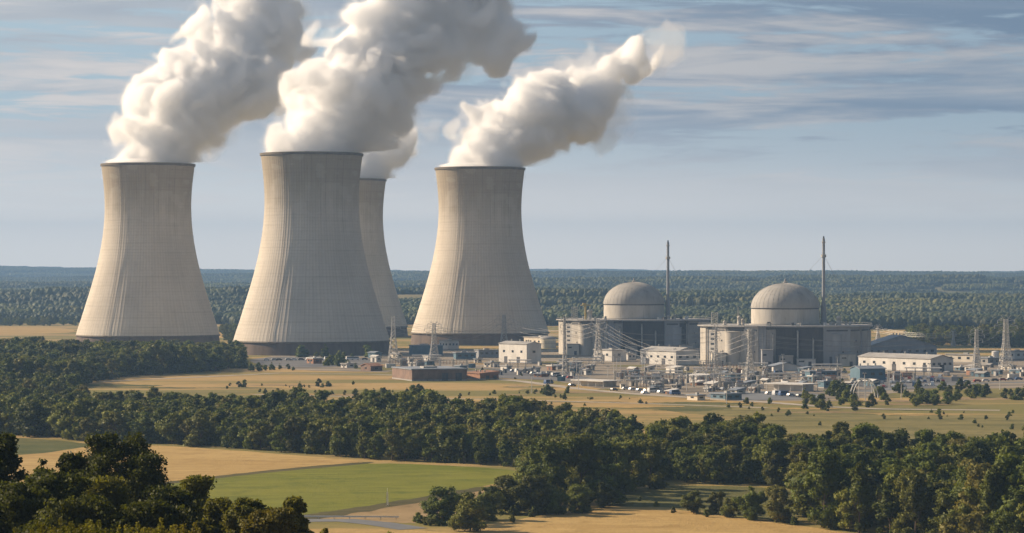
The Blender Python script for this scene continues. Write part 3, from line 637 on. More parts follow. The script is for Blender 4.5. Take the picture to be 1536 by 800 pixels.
shed('store', 'dark teal shed at the foot of the right hand gantries', 'shed', 1096, 575, 8, 16, 12, 'flat', 'teal', 'roof_blue', nwin=(1, 1))

rnd = random.Random(77)
TONES = [('white', 'white'), ('cream', 'cream'), ('concrete', 'pale grey'), ('concrete_mid', 'grey'), ('teal', 'dark teal'), ('rust', 'rusty')]
def low_hut(px, py, where, wd=None):
    p = G(px, py)
    if not all(free(p.x + dx, p.y + dy, 2.5) for dx in (-8, -4, 0, 4, 8) for dy in (-1, 5, 10, 14)): return
    wl, nm = rnd.choice(TONES)
    return shed('yard_hut', f'{nm} low hut {where}', 'hut', px, py, wd or rnd.uniform(5, 13), rnd.uniform(5, 14), rnd.uniform(4, 8), rnd.choice(['flat', 'flat', 'gable', 'mono']), wl, rnd.choice(['roof', 'roof_blue', 'white']), nwin=(rnd.choice([0, 1, 2]), 1), doors=((1, .5),), rise=.9, th=rnd.uniform(25, 50), group='low huts among the yards of the power station')
for px, py in ((846, 548), (862, 552), (880, 556), (760, 556), (736, 551), (828, 556), (812, 566)): low_hut(px, py, 'in the yard below the left reactor')
for px, py in ((950, 562), (972, 558), (990, 566), (1012, 560), (1066, 556), (1090, 560), (960, 575), (985, 580), (1015, 584), (1062, 588), (1120, 580)): low_hut(px, py, 'among the gantries between the two reactors')
for px, py in ((1130, 566), (1150, 576), (1260, 566), (1275, 586), (1310, 580), (1256, 594)): low_hut(px, py, 'in the yard below the right reactor')
for px, py in ((1440, 556), (1476, 566), (1500, 562), (1530, 560), (1448, 566)): low_hut(px, py, 'around the pylons at the right edge')
for px, py in ((470, 546), (520, 552), (640, 548), (690, 556)): low_hut(px, py, 'in the yard before the largest tower')

for _ in range(26): low_hut(rnd.uniform(930, 1150), rnd.uniform(554, 594), 'among the gantries between the two reactors')
for _ in range(14): low_hut(rnd.uniform(1150, 1290), rnd.uniform(556, 586), 'in the yard below the right reactor')
for _ in range(10): low_hut(rnd.uniform(740, 880), rnd.uniform(548, 566), 'in the yard below the left reactor')
for _ in range(9): low_hut(rnd.uniform(1410, 1545), rnd.uniform(548, 572), 'around the pylons at the right edge')
for _ in range(9): low_hut(rnd.uniform(560, 730), rnd.uniform(536, 552), 'in the yard before the largest tower')
# tanks
def tank(px, py, wpx, hpx, label, mat='white', dome=True):
    C = G(px, py); k = ppm(C.y); r = wpx / 2 / k; h = hpx / k
    t = empty('storage_tank', (C.x, C.y + r, 0), label=label, cat='tank')
    b = MB(); b.lathe([(r, -.2), (r, h)], n=40); b.build('wall', M[mat], t)
    b = MB(); b.lathe([(r * 1.03, h), (r * 1.03, h + .25)] + [(r * 1.03 * math.cos(u), h + .25 + r * .35 * math.sin(u)) for u in np.linspace(.1, 1.5, 7)], n=40); b.build('roof', M['roof' if mat != 'white' else 'white'], t, smooth=False)
    b = MB(); b.lathe([(r * 1.01, h * .5), (r * 1.02, h * .5), (r * 1.02, h * .54), (r * 1.01, h * .54)], n=40, cap=False); b.build('band', M['steel'], t)
tank(822, 523, 24, 14, 'round pale tank beside the left end of the left reactor', 'cream')
tank(700, 538, 9, 8, 'small white domed tank left of the pale warehouse')
tank(1016, 536, 28, 8, 'wide low tank with pale cone roof behind the broad white workshop', 'concrete')
tank(1338, 531, 10, 10, 'small grey tank behind the long white warehouse', 'concrete_mid')
tank(1494, 536, 11, 7, 'low white tank left of the tallest pylon')

# ------------------------------------------------------------------ pylons, gantries, masts, wires
def pylon(px, py, top, label, wpx=14, arms=3, mat='pylon_steel', Y=None):
    C = G(px, py) if Y is None else at(px, py, Y); C.z = 0; k = ppm(C.y); H = (py - top) / k; w = wpx / k
    t = empty('pylon', (C.x, C.y, 0), R(12), label=label, cat='pylon', group='lattice pylons')
    b = MB(); r = .23
    lattice(b, 0, 0, 0, H * .5, w, w * .42, 5, r); lattice(b, 0, 0, H * .5, H * .93, w * .42, w * .26, 6, r * .8)
    b.build('tower_frame', M[mat], t)
    z = [.70, .80, .90][-arms:]; tips = []
    for zz, ln in zip(z, (w * .75, w * .95, w * .7)):
        m = MB()
        for s_ in (-1, 1):
            m.tube((s_ * w * .15, -.4, H * zz), (s_ * ln, 0, H * zz + .4), r * .7, r * .5, 4); m.tube((s_ * w * .15, .4, H * zz), (s_ * ln, 0, H * zz + .4), r * .7, r * .5, 4)
            m.tube((s_ * w * .13, 0, H * zz + 2), (s_ * ln, 0, H * zz + .4), r * .6, r * .5, 4)
            tips.append(Vector((C.x + s_ * ln * math.cos(R(12)), C.y + s_ * ln * math.sin(R(12)), H * zz - 1.4)))
        m.build('cross_arm', M[mat], t)
        for s_ in (-1, 1):
            m = MB(); m.tube((s_ * ln, 0, H * zz + .3), (s_ * ln, 0, H * zz - 1.4), .14, .14, 5); m.build('insulator', M['concrete_cool'], t)
    m = MB()
    for s_ in (-1, 1): m.tube((s_ * w * .13, 0, H * .92), (s_ * w * .42, 0, H), r * .8, r * .4, 4)
    m.build('peak', M[mat], t)
    return tips
P1 = pylon(590, 543, 469, 'lattice pylon between the largest tower and the rightmost tower', 15)
P2 = pylon(651, 544, 481, 'lattice pylon before the lit left edge of the rightmost tower', 15)
P3 = pylon(756, 533, 468, 'lattice pylon before the shaded face of the rightmost tower', 15)
P4 = pylon(897, 546, 474, 'lattice pylon before the left reactor, beside its light wall panels', 14)
P5 = pylon(1125, 568, 490, 'lattice pylon before the light wall panel of the right reactor', 13)
P6 = pylon(1465, 562, 489, 'second tallest pylon at the right, left of the tallest one', 13)
P7 = pylon(1509, 558, 473, 'tallest pylon near the right edge of the picture', 19)
P8 = pylon(1317, 516, 487, 'small distant pylon right of the right reactor', 8)
P9 = pylon(1430, 520, 495, 'small distant pylon before the dark trees at the right', 6)
P10 = pylon(847, 562, 470, 'thin pylon before the left end of the left reactor', 7)
P11 = pylon(1074, 560, 486, 'thin pylon before the left end of the right reactor', 8)
def wires(A, B, label, sag=.035, n=None):
    m = MB()
    for a, b in list(zip(A, B))[:n]:
        L = (b - a).length
        m.path([a.lerp(b, u) - Vector((0, 0, 4 * sag * L * u * (1 - u))) for u in np.linspace(0, 1, 13)], .075, .075, 3)
    return m.build('power_line', M['wire'], None, label=label, cat='power line', group='sagging power lines between the pylons')
wires(P1, P2, 'sagging wires between the first two pylons at the towers')
wires(P2, P3, 'sagging wires crossing the lit side of the rightmost tower')
wires(P3, P4, 'sagging wires crossing the shaded side of the rightmost tower')
wires(P10, P11, 'sagging wires crossing the dark wall of the left reactor', .05)
wires(P4, P5, 'sagging wires from the left reactor to the pylon before the right reactor', .05)
wires(P5, P6, 'sagging wires crossing the dark wall of the right reactor', .03)
wires(P6, P7, 'short wires between the two tallest right hand pylons')
wires(P8, P9, 'distant wires between the two small pylons at the right', .02)

def gantry(px, py, wpx, hpx, bays, label, rz=0.0):
    C = G(px, py); k = ppm(C.y); H = hpx / k; W = wpx / k
    t = empty('substation_gantry', (C.x, C.y, 0), rz, label=label, cat='gantry', group='steel gantries of the switchyard')
    xs = np.linspace(-W / 2, W / 2, bays + 1)
    for X in xs:
        m = MB(); lattice(m, X, 0, 0, H, 1.1, .7, 6, .12, True); m.build('post', M['steel'], t)
    m = MB()
    for dy, dz in ((-.5, 0), (.5, 0), (0, 1.0)): m.tube((-W / 2, dy, H - 1 + dz), (W / 2, dy, H - 1 + dz), .13, .13, 4)
    for i in range(int(W / 1.6)):
        X = -W / 2 + i * 1.6; m.tube((X, -.5, H - 1), (X + .8, 0, H), .08, .08, 3); m.tube((X + .8, 0, H), (X + 1.6, .5, H - 1), .08, .08, 3)
    m.build('beam', M['steel'], t)
    for i in range(bays):
        for u in (.25, .5, .75):
            X = xs[i] + (xs[i + 1] - xs[i]) * u; m = MB(); m.tube((X, 0, H - 1), (X, 0, H - 3.2), .16, .16, 5); m.build('insulator', M['rust'], t)
for i, (px, py, wpx, hpx, bays, rz) in enumerate(((945, 572, 46, 15, 3, .1), (975, 584, 40, 13, 2, -.2), (1050, 581, 60, 18, 3, .15), (1085, 570, 60, 26, 3, .05), (1010, 574, 46, 14, 2, .3), (1066, 563, 30, 22, 2, -.1), (1116, 590, 46, 13, 2, .2), (1160, 572, 40, 13, 2, 0), (870, 562, 36, 16, 2, .1), (1352, 574, 40, 14, 2, .1), (1240, 576, 40, 11, 2, 0.1), (610, 552, 50, 14, 3, 0), (680, 550, 40, 11, 2, .1))):
    gantry(px, py, wpx, hpx, bays, ['three bay steel gantry below the left reactor', 'low steel gantry nearest the golden plain below the left reactor', 'long steel gantry among white sheds between the reactors', 'tallest steel gantry before the left end of the right reactor', 'skewed steel gantry before the broad white workshop', 'narrow tall steel gantry right of the broad white workshop', 'low steel gantry beside the dark teal shed', 'steel gantry behind the white colonnaded building', 'steel gantry before the light panels of the left reactor', 'steel gantry before the long white warehouse', 'low steel gantry behind the teal block', 'wide steel gantry behind the brick warehouse', 'small steel gantry behind the rust red shed'][i], rz)

def arch_gantry(px, py, wpx, hpx, label):
    C = G(px, py); k = ppm(C.y); H = hpx / k; W = wpx / k
    t = empty('arched_gantry', (C.x, C.y, 0), .15, label=label, cat='gantry', group='arched white gantries')
    for y0 in (-2.5, 2.5):
        m = MB(); m.path([(W / 2 * math.cos(u), y0, H * math.sin(u)) for u in np.linspace(math.pi, .15, 15)], .28, .28, 6); m.build('arch', M['steel_white'], t)
    for X in (-W * .2, W * .05, W * .3):
        m = MB(); z = H * math.sqrt(max(0, 1 - (2 * X / W) ** 2)); m.tube((X, 0, 0), (X, 0, z), .2, .2, 5); m.tube((X, -2.5, z), (X, 2.5, z), .16, .16, 4); m.build('post', M['steel_white'], t)
    m = MB(); m.tube((-W * .3, 0, H * .78), (W * .6, 0, H * .85), .16, .16, 4); m.build('beam', M['steel_white'], t)
arch_gantry(1296, 602, 40, 34, 'large white arched gantry beside the scrub at the right of the yard')
arch_gantry(1050, 568, 24, 12, 'small white arched gantry between the reactors')
arch_gantry(1084, 580, 30, 14, 'white arched gantry before the dark teal shed')

def lamp_mast(px, py, hpx, label):
    C = G(px, py)
    if not free(C.x, C.y, 1): return
    k = ppm(C.y); H = hpx / k
    t = empty('light_mast', (C.x, C.y, 0), label=label, cat='mast', group='thin light masts in the yard')
    m = MB(); m.tube((0, 0, 0), (0, 0, H), .2, .11, 6); m.build('pole', M['steel_white'], t)
    m = MB(); m.box((0, 0, H), (2.0, .5, .35)); m.box((.6, 0, H + .3), (.4, .5, .3)); m.box((-.6, 0, H + .3), (.4, .5, .3)); m.build('lamp_head', M['steel'], t)
for px, py, h in ((1030, 588, 34), (1060, 590, 30), (1352, 598, 22), (1334, 584, 26), (1212, 560, 24), (1256, 556, 20), (985, 568, 26), (1090, 606, 22), (925, 556, 20), (778, 560, 18), (860, 575, 16), (1394, 568, 22), (1500, 585, 20)):
    lamp_mast(px, py, h, 'thin light mast standing between the low buildings of the power station yard')
C = G(581, 759); t = empty('lattice_mast', C, label='slender white lattice mast standing in the green field', cat='mast')
m = MB(); lattice(m, 0, 0, 0, 3.3, .55, .3, 5, .05); m.build('mast_frame', M['steel_white'], t)
m = MB(); m.tube((0, 0, 3.3), (0, 0, 4.6), .05, .03, 5); m.box((0, 0, 3.5), (.5, .1, .1)); m.build('antenna', M['steel_white'], t)
# guard rail on the grey road in the left foreground
C = G(476, 779); t = empty('guard_rail', C, R(-4), label='pale guard rail along the grey road at the bottom', cat='guard rail')
m = MB(); m.box((8, 0, .7), (24, .1, .35)); m.build('rail', M['steel_white'], t)
for i in range(7): m = MB(); m.box((-3.5 + i * 3.8, .15, .35), (.15, .15, .75)); m.build('post', M['steel'], t)

for i, (px, py, w_, lab) in enumerate(((965, 580, 50, 'nearest the plain'), (1000, 571, 44, 'before the broad white workshop'), (1062, 566, 40, 'right of the broad white workshop'), (1090, 576, 50, 'beside the dark teal shed'), (1130, 558, 40, 'under the light panel of the right reactor'), (1180, 575, 50, 'behind the white colonnaded building'), (880, 549, 40, 'under the left reactor'), (855, 556, 36, 'left below the left reactor'), (1240, 560, 40, 'below the right end of the right reactor'), (780, 553, 30, 'before the bright white shed'), (1385, 566, 50, 'before the long white warehouse'), (640, 545, 40, 'before the rightmost tower'))):
    C = G(px, py); L = w_ / ppm(C.y); t = empty('pipe_rack', (C.x, C.y, 0), rnd.uniform(-.3, .3), label='steel pipe rack carrying pale pipes ' + lab, cat='pipe rack', group='pipe racks of the power station')
    for k in range(int(L / 5) + 1):
        m = MB(); X = -L / 2 + k * 5
        for yy_ in (-1.5, 1.5): m.tube((X, yy_, 0), (X, yy_, 5), .16, .16, 4)
        m.tube((X, -1.5, 3.2), (X, 1.5, 3.2), .14, .14, 4); m.tube((X, -1.5, 5), (X, 1.5, 5), .14, .14, 4); m.build('trestle', M['steel'], t)
    for yy_, zz_, r_, mt in ((-1, 3.5, .3, 'steel_white'), (.1, 3.5, .22, 'rust'), (.9, 3.5, .25, 'steel'), (-.7, 5.35, .35, 'steel_white'), (.6, 5.3, .25, 'concrete_cool')):
        m = MB(); m.tube((-L / 2 - 1, yy_, zz_), (L / 2 + 1, yy_, zz_), r_, r_, 8); m.build('pipe', M[mt], t)
def kiosk(px, py, where):
    C = G(px, py)
    if not free(C.x, C.y, 3): return
    t = empty('switch_kiosk', (C.x, C.y, 0), rnd.uniform(0, 1), label='small pale switch kiosk ' + where, cat='kiosk', group='switch kiosks ' + where)
    m = MB(); m.box((0, 0, 1.2), (2.6, 1.6, 2.6)); m.build('wall', M[rnd.choice(['white', 'cream', 'concrete'])], t); m = MB(); m.box((0, 0, 2.6), (3.0, 2.0, .2)); m.build('roof', M['roof'], t); m = MB(); m.box((.4, -.83, 1.0), (.9, .08, 1.9)); m.build('door', M['door'], t)
for _ in range(34): kiosk(rnd.uniform(930, 1140), rnd.uniform(556, 590), 'among the gantries between the reactors')
for _ in range(16): kiosk(rnd.uniform(1150, 1290), rnd.uniform(558, 580), 'in the yard below the right reactor')
for _ in range(12): kiosk(rnd.uniform(740, 890), rnd.uniform(548, 566), 'in the yard below the left reactor')
for _ in range(10): kiosk(rnd.uniform(1420, 1540), rnd.uniform(552, 572), 'around the right hand pylons')
for _ in range(30): lamp_mast(rnd.uniform(780, 1300), rnd.uniform(548, 592), rnd.uniform(14, 30), 'thin light mast standing between the low buildings of the power station yard')

# ------------------------------------------------------------------ vehicles
def make_car(colour, label, van=False):
    t = empty('parked_car' if not van else 'parked_van', (0, 0, -50), label=label, cat='car' if not van else 'van')
    L, W, H = (4.4, 1.8, 1.45) if not van else (5.6, 2.1, 2.4)
    b = MB(); k = .62 if not van else .55
    b.prism([(-L / 2, -W / 2), (L / 2, -W / 2), (L / 2, W / 2), (-L / 2, W / 2)], .32, H * k)
    x0, x1 = (-L * .42, L * .2) if not van else (-L * .49, L * .36)
    c0 = [(x0, -W * .46, H * k), (x1 + .5, -W * .46, H * k), (x1 + .5, W * .46, H * k), (x0, W * .46, H * k), (x0 + .25, -W * .4, H), (x1, -W * .4, H), (x1, W * .4, H), (x0 + .25, W * .4, H)]
    b.add(c0, [(4, 5, 6, 7), (0, 1, 5, 4), (1, 2, 6, 5), (2, 3, 7, 6), (3, 0, 4, 7)]); b.build('body', M['car_' + colour], t)
    b = MB(); z0, z1 = H * k + .05, H - .12
    b.add([(x1 + .47, -W * .4, z0), (x1 + .47, W * .4, z0), (x1 + .1, W * .36, z1), (x1 + .1, -W * .36, z1)], [(0, 1, 2, 3)])
    for s_ in (-1, 1): b.add([(x0 + .3, s_ * W * .468, z0), (x1 + .3, s_ * W * .468, z0), (x1, s_ * W * .422, z1), (x0 + .4, s_ * W * .422, z1)], [(0, 1, 2, 3)])
    b.build('windows', M['glass'], t)
    for X in (-L * .31, L * .31):
        for s_ in (-1, 1):
            b = MB(); b.tube((X, s_ * (W / 2 - .18), .33), (X, s_ * (W / 2 + .03), .33), .33, .33, 12); b.build('wheel', M['tyre'], t)
    return t
cars = {c: make_car(c, c) for c in CARS}; vans = {c: make_car(c, c, True) for c in ('white', 'blue')}
def place_vehicle(proto, used, px, py, rz, label, group):
    o = proto if proto.name not in used else copy_tree(proto)
    used.add(proto.name); p = G(px, py, .09); o.location = (p.x, p.y, .11); o.rotation_euler.z = rz; o['label'] = label; o['group'] = group
used = set(); rnd = random.Random(9)
def car_row(pts, n, where, group, rz):
    for i in range(n):
        u = (i + rnd.uniform(-.25, .25)) / max(1, n - 1); a, b = pts
        px, py = a[0] + (b[0] - a[0]) * u, a[1] + (b[1] - a[1]) * u; p = G(px, py)
        if not free(p.x, p.y, 2.5): continue
        if rnd.random() < .14: c = rnd.choice(['white', 'blue']); place_vehicle(vans[c], used, px, py, rz + rnd.uniform(-.15, .15), f'{c} van parked {where}', group)
        else: c = rnd.choice(['white', 'white', 'silver', 'silver', 'black', 'blue', 'red']); place_vehicle(cars[c], used, px, py, rz + rnd.uniform(-.15, .15), f'{c} car parked {where}', group)
car_row(((400, 541), (545, 540)), 15, 'in the lot before the largest tower', 'cars in the lot before the largest tower', .2)
car_row(((1300, 571), (1410, 568)), 13, 'in the back row before the long white warehouse', 'cars before the long white warehouse', 1.4)
car_row(((1306, 576), (1416, 573)), 13, 'in the front row before the long white warehouse', 'cars before the long white warehouse', 1.4)
car_row(((1318, 582), (1400, 579)), 9, 'near the scrub at the right of the yard', 'cars near the scrub at the right', 1.4)
car_row(((770, 558), (856, 568)), 12, 'on the grey lot right of the brick warehouse', 'cars on the grey lot', .5)
car_row(((700, 566), (740, 569)), 5, 'beside the rust red shed', 'cars beside the rust red shed', .3)
car_row(((940, 585), (1010, 592)), 8, 'along the near edge of the yard below the left reactor', 'cars along the near edge of the yard', .6)
car_row(((1076, 586), (1140, 583)), 10, 'beside the blue pond', 'cars beside the pond', 1.2)
car_row(((1154, 592), (1200, 596)), 5, 'before the white colonnaded building', 'cars before the colonnade', .6)
car_row(((1450, 574), (1530, 570)), 7, 'on the grey road at the right', 'cars on the right hand road', .1)
car_row(((1166, 562), (1280, 560)), 9, 'before the dark wall of the right reactor', 'cars before the right reactor', .2)
car_row(((810, 575), (1030, 598)), 5, 'on the pale track across the golden plain', 'cars on the pale track', .8)
for g_ in (cars, vans):
    for o in g_.values():
        if o.name not in used:
            for ch in list(o.children): bpy.data.objects.remove(ch)
            bpy.data.objects.remove(o)
# containers
cont = empty('shipping_container', (0, 0, 0), label='x', cat='container')
b = MB(); b.box((0, 0, 1.35), (6.1, 2.44, 2.5))
for i in range(13):
    for s_ in (-1, 1): b.box((-2.9 + i * .48, s_ * 1.25, 1.35), (.2, .07, 2.3))
b.build('body', M['rust'], cont); b = MB()
for s_ in (-.6, .6): b.box((3.08, s_, 1.35), (.05, 1.1, 2.3))
b.build('door', M['rust'], cont)
CT = [('rust', 'rusty'), ('white', 'white'), ('teal', 'teal'), ('concrete_mid', 'grey')]; first = True
for px, py in ((842, 572), (930, 566), (955, 569), (968, 569), (1000, 576), (1030, 566), (1110, 560), (1120, 562), (1140, 570), (1136, 584), (1246, 570), (1268, 572), (1420, 564), (1436, 572), (1520, 568), (660, 556), (708, 552), (744, 562), (586, 552), (1000, 590), (1330, 568), (1360, 566)):
    p = G(px, py)
    if not free(p.x, p.y, 3.5): continue
    m_, nm = rnd.choice(CT); o = cont if first else copy_tree(cont); first = False; p = G(px, py); o.location = (p.x, p.y, .03); o.rotation_euler.z = rnd.choice([.2, .3, 1.2, -.3])
    for ch in o.children:
        if ch.data.users > 1: ch.data = ch.data.copy()
        ch.data.materials[0] = M[m_]
    o['label'] = f'{nm} container standing in the power station yard ' + ('below the left reactor' if px < 1000 and px > 760 else 'below the right reactor' if 1000 <= px < 1300 else 'before the long warehouse' if px >= 1300 else 'before the towers')
    o['group'] = 'containers in the yards'
# transformers
def transformer(px, py, label):
    p = G(px, py)
    if not free(p.x, p.y, 3): return
    t = empty('transformer', (p.x, p.y, .04), rnd.uniform(-.4, .4), label=label, cat='transformer', group='transformers in the switchyard')
    b = MB(); b.box((0, 0, 1.9), (4.5, 2.6, 3.8)); b.tube((-1.6, 0, 4.6), (1.6, 0, 4.6), .5, .5, 10); b.build('tank', M['concrete_cool'], t)
    b = MB(); [b.box((-1.8 + i * .45, s_ * 1.75, 1.9), (.12, .8, 3.0)) for i in range(9) for s_ in (-1, 1)]; b.build('radiator', M['steel'], t)
    for X in (-1.2, 0, 1.2): b = MB(); b.lathe([(.25, 3.8), (.3, 4.2), (.16, 4.6), (.24, 5.0), (.1, 5.8)], (X, .8), 8); b.build('bushing', M['rust'], t)
for px, py in ((936, 569), (952, 574), (984, 575), (1020, 579), (1040, 578), (1064, 572), (1092, 583), (1110, 586), (1150, 567), (1172, 568), (1228, 572), (862, 558), (606, 549), (630, 552), (1346, 571), (1242, 580)):
    transformer(px, py, 'grey finned transformer standing under the gantries of the switchyard')

# ------------------------------------------------------------------ trees
_ico = {}
def ico(sub):
    if sub not in _ico:
        import bmesh
        bm = bmesh.new(); bmesh.ops.create_icosphere(bm, subdivisions=sub, radius=1.0); bm.verts.ensure_lookup_table()
        _ico[sub] = (np.array([v.co[:] for v in bm.verts]), np.array([[v.index for v in f.verts] for f in bm.faces])); bm.free()
    return _ico[sub]

def crown_mesh(name, seed, H, Rr, base, nb, cards, size, mat, shape='round', core=.72, up=.35, spread=.8, rough=.5, hier=9):
    """A crown: uneven clumps, each with a core and a shell of leaf sprays of many sizes and directions."""
    rg = np.random.default_rng(seed); C, Rb = [], []; main = []
    for it in range(nb + hier):
        u = rg.uniform(0, 1); z = base + (H - base) * (.06 + .88 * u)
        if shape == 'round': w_ = math.sin(math.pi * (0.14 + .76 * u)) ** .7
        elif shape == 'cone': w_ = (1 - u) ** .75 * .95 + .05
        elif shape == 'flat': w_ = math.sin(math.pi * (.25 + .6 * u)) ** .6
        else: w_ = (1 - u ** 2.2) ** .8
        a = rg.uniform(0, 2 * math.pi); rr = Rr * w_ * math.sqrt(rg.uniform(.05, 1)) * .8
        pt = np.array((rr * math.cos(a), rr * math.sin(a), z))
        if it < hier: main.append(pt); continue
        if hier and rg.random() < .8: mp = main[rg.integers(0, hier)]; pt = mp + rg.normal(size=3) * Rr * np.array([.17, .17, .13]); u = (mp[2] - base) / (H - base)
        C.append(tuple(pt)); Rb.append(Rr * rg.uniform(.17, .36) * min(1.0, (44 / nb) ** .42) * (1 - .45 * u if shape == 'cone' else 1 - .2 * u))
    C, Rb = np.array(C), np.array(Rb)
    C[:, 2] = np.minimum(C[:, 2], H - Rb * .8); C[:, 2] = np.maximum(C[:, 2], base * .6 + Rb * .55)
    pr = Rb ** 2 / (Rb ** 2).sum(); which = rg.choice(nb, cards * 2, p=pr)
    d = rg.normal(size=(cards * 2, 3)); d /= np.linalg.norm(d, axis=1)[:, None]; d[:, 2] += up * .6; d /= np.linalg.norm(d, axis=1)[:, None]
    P = C[which] + d * (Rb[which] * (.62 + spread * rg.uniform(0, 1, cards * 2) ** 1.6))[:, None] * np.array([1, 1, .86])
    ctr = np.array([0, 0, base + (H - base) * .42])
    depth = np.full(len(P), 9.0)
    for k in range(nb):                                              # drop sprays buried in other clumps
        dd = np.linalg.norm((P - C[k]) / np.array([1, 1, .82]), axis=1) / Rb[k]; depth = np.where(which == k, depth, np.minimum(depth, dd))
    keep = np.nonzero(depth > .74)[0][:cards]; P, d, which = P[keep], d[keep], which[keep]; n = len(P)
    out = P - ctr; out /= np.linalg.norm(out, axis=1)[:, None] + 1e-6
    N = d * .65 + out * .45 + rg.normal(size=(n, 3)) * rough; N /= np.linalg.norm(N, axis=1)[:, None]
    F = N + rg.normal(size=(n, 3)) * .55; F /= np.linalg.norm(F, axis=1)[:, None]
    t = np.cross(F, rg.normal(size=(n, 3))); t /= np.linalg.norm(t, axis=1)[:, None] + 1e-9; b_ = np.cross(F, t)
    s = (size * rg.uniform(.45, 1.25, n))[:, None]; asp = rg.uniform(.45, .95, n)[:, None]
    q4 = np.stack([P - t * s * .5, P - b_ * s * asp * .5 + t * s * rg.uniform(-.2, .2, n)[:, None], P + t * s * .55, P + b_ * s * asp * .5 + t * s * rg.uniform(-.2, .2, n)[:, None]], 1)
    V = [q4.reshape(-1, 3)]; NN = [np.repeat(N, 4, 0)]; Q = np.arange(n * 4).reshape(-1, 4); T = []; off = n * 4
    iv, fi = ico(2)
    for k in range(nb):
        v = iv * Rb[k] * core * np.array([1, 1, .82]) * (1 + .22 * np.sin(iv @ rg.normal(size=3) * 5 + rg.uniform(0, 6)))[:, None]; V.append(v + C[k]); NN.append(iv); T.append(fi + off); off += len(iv)
    V = np.concatenate(V); NN = np.concatenate(NN); T = np.concatenate(T)
    me = np_mesh(name, V, Q, mat, T); me.polygons.foreach_set('use_smooth', [True] * len(me.polygons))
    me.normals_split_custom_set_from_vertices(NN.tolist()); return me, C

def trunk_mesh(name, seed, H, C, r0, lean=.03):
    rd = random.Random(seed); m = MB(); top = H * .8
    pts = [Vector((0, 0, -.6))]
    for i in range(1, 7): pts.append(Vector((pts[-1].x + rd.uniform(-1, 1) * lean * H * .3, pts[-1].y + rd.uniform(-1, 1) * lean * H * .3, top * i / 6)))
    m.path(pts, r0, r0 * .25, 7)
    for k in range(min(len(C), 12)):
        c = Vector(C[k]); i = max(1, min(4, int(c.z / H * 6) - 1)); p = pts[i]; mid = p.lerp(c, .5) + Vector((0, 0, -.06 * H * rd.random()))
        m.path([p, mid, c], r0 * .42, r0 * .12, 5)
    o = m.build(name, M['bark']); me = o.data; bpy.data.objects.remove(o); return me

def tree_kind(seed, H, Rr, base, nb, cards, size, mat, shape, r0=None, core=.72, hier=9):
    cm, C = crown_mesh('crown', seed, H, Rr, base, nb, cards, size, M[mat], shape, core, hier=hier); return cm, trunk_mesh('trunk', seed, H, C, r0 or H * .018)
# all kinds are 13 m tall at scale 1
NEAR = [tree_kind(10 + i, 13, rr, b_, nb, 7500, .6, mt, sh) for i, (rr, b_, nb, mt, sh) in enumerate(((5.0, .7, 80, 'leaf', 'round'), (5.6, .5, 90, 'leaf_dark', 'dome'), (4.6, .7, 70, 'leaf', 'round'), (5.3, .6, 85, 'leaf', 'round'), (3.9, .5, 60, 'leaf_dark', 'cone'), (5.2, .4, 85, 'leaf', 'dome'), (4.8, .4, 75, 'leaf_light', 'round')))]
MIDT = [tree_kind(30 + i, 13, rr, b_, nb, 2300, .85, mt, sh) for i, (rr, b_, nb, mt, sh) in enumerate(((5.0, .6, 56, 'leaf', 'round'), (5.5, .5, 60, 'leaf_dark', 'dome'), (4.6, .7, 50, 'leaf', 'round'), (5.3, .5, 58, 'leaf', 'round'), (3.9, .5, 44, 'leaf_dark', 'cone'), (5.1, .4, 56, 'leaf', 'dome'), (4.4, .5, 46, 'leaf', 'dome'), (4.8, .5, 52, 'leaf_light', 'round')))]
HEDGE = [tree_kind(80 + i, 13, rr, .05, 90, 9000, .6, mt, 'round', core=.7) for i, (rr, mt) in enumerate(((6.0, 'leaf'), (6.6, 'leaf'), (5.6, 'leaf_light'), (6.2, 'leaf_dark')))]
BUSH = [tree_kind(50 + i, 5, rr, .05, 26, 1400, .5, mt, sh, .12, hier=0) for i, (rr, mt, sh) in enumerate(((2.9, 'leaf', 'dome'), (2.5, 'leaf_dark', 'dome'), (2.3, 'leaf', 'cone'), (3.4, 'leaf', 'dome')))]

def plant(kind, name, loc, s, rz, label, cat, group=None, sz=None):
    t = empty(name, loc, rz, label=label, cat=cat, group=group); t.scale = (s, s, sz or s)
    link(bpy.data.objects.new('crown', kind[0]), t); link(bpy.data.objects.new('trunk' if cat == 'tree' else 'stem', kind[1]), t); return t

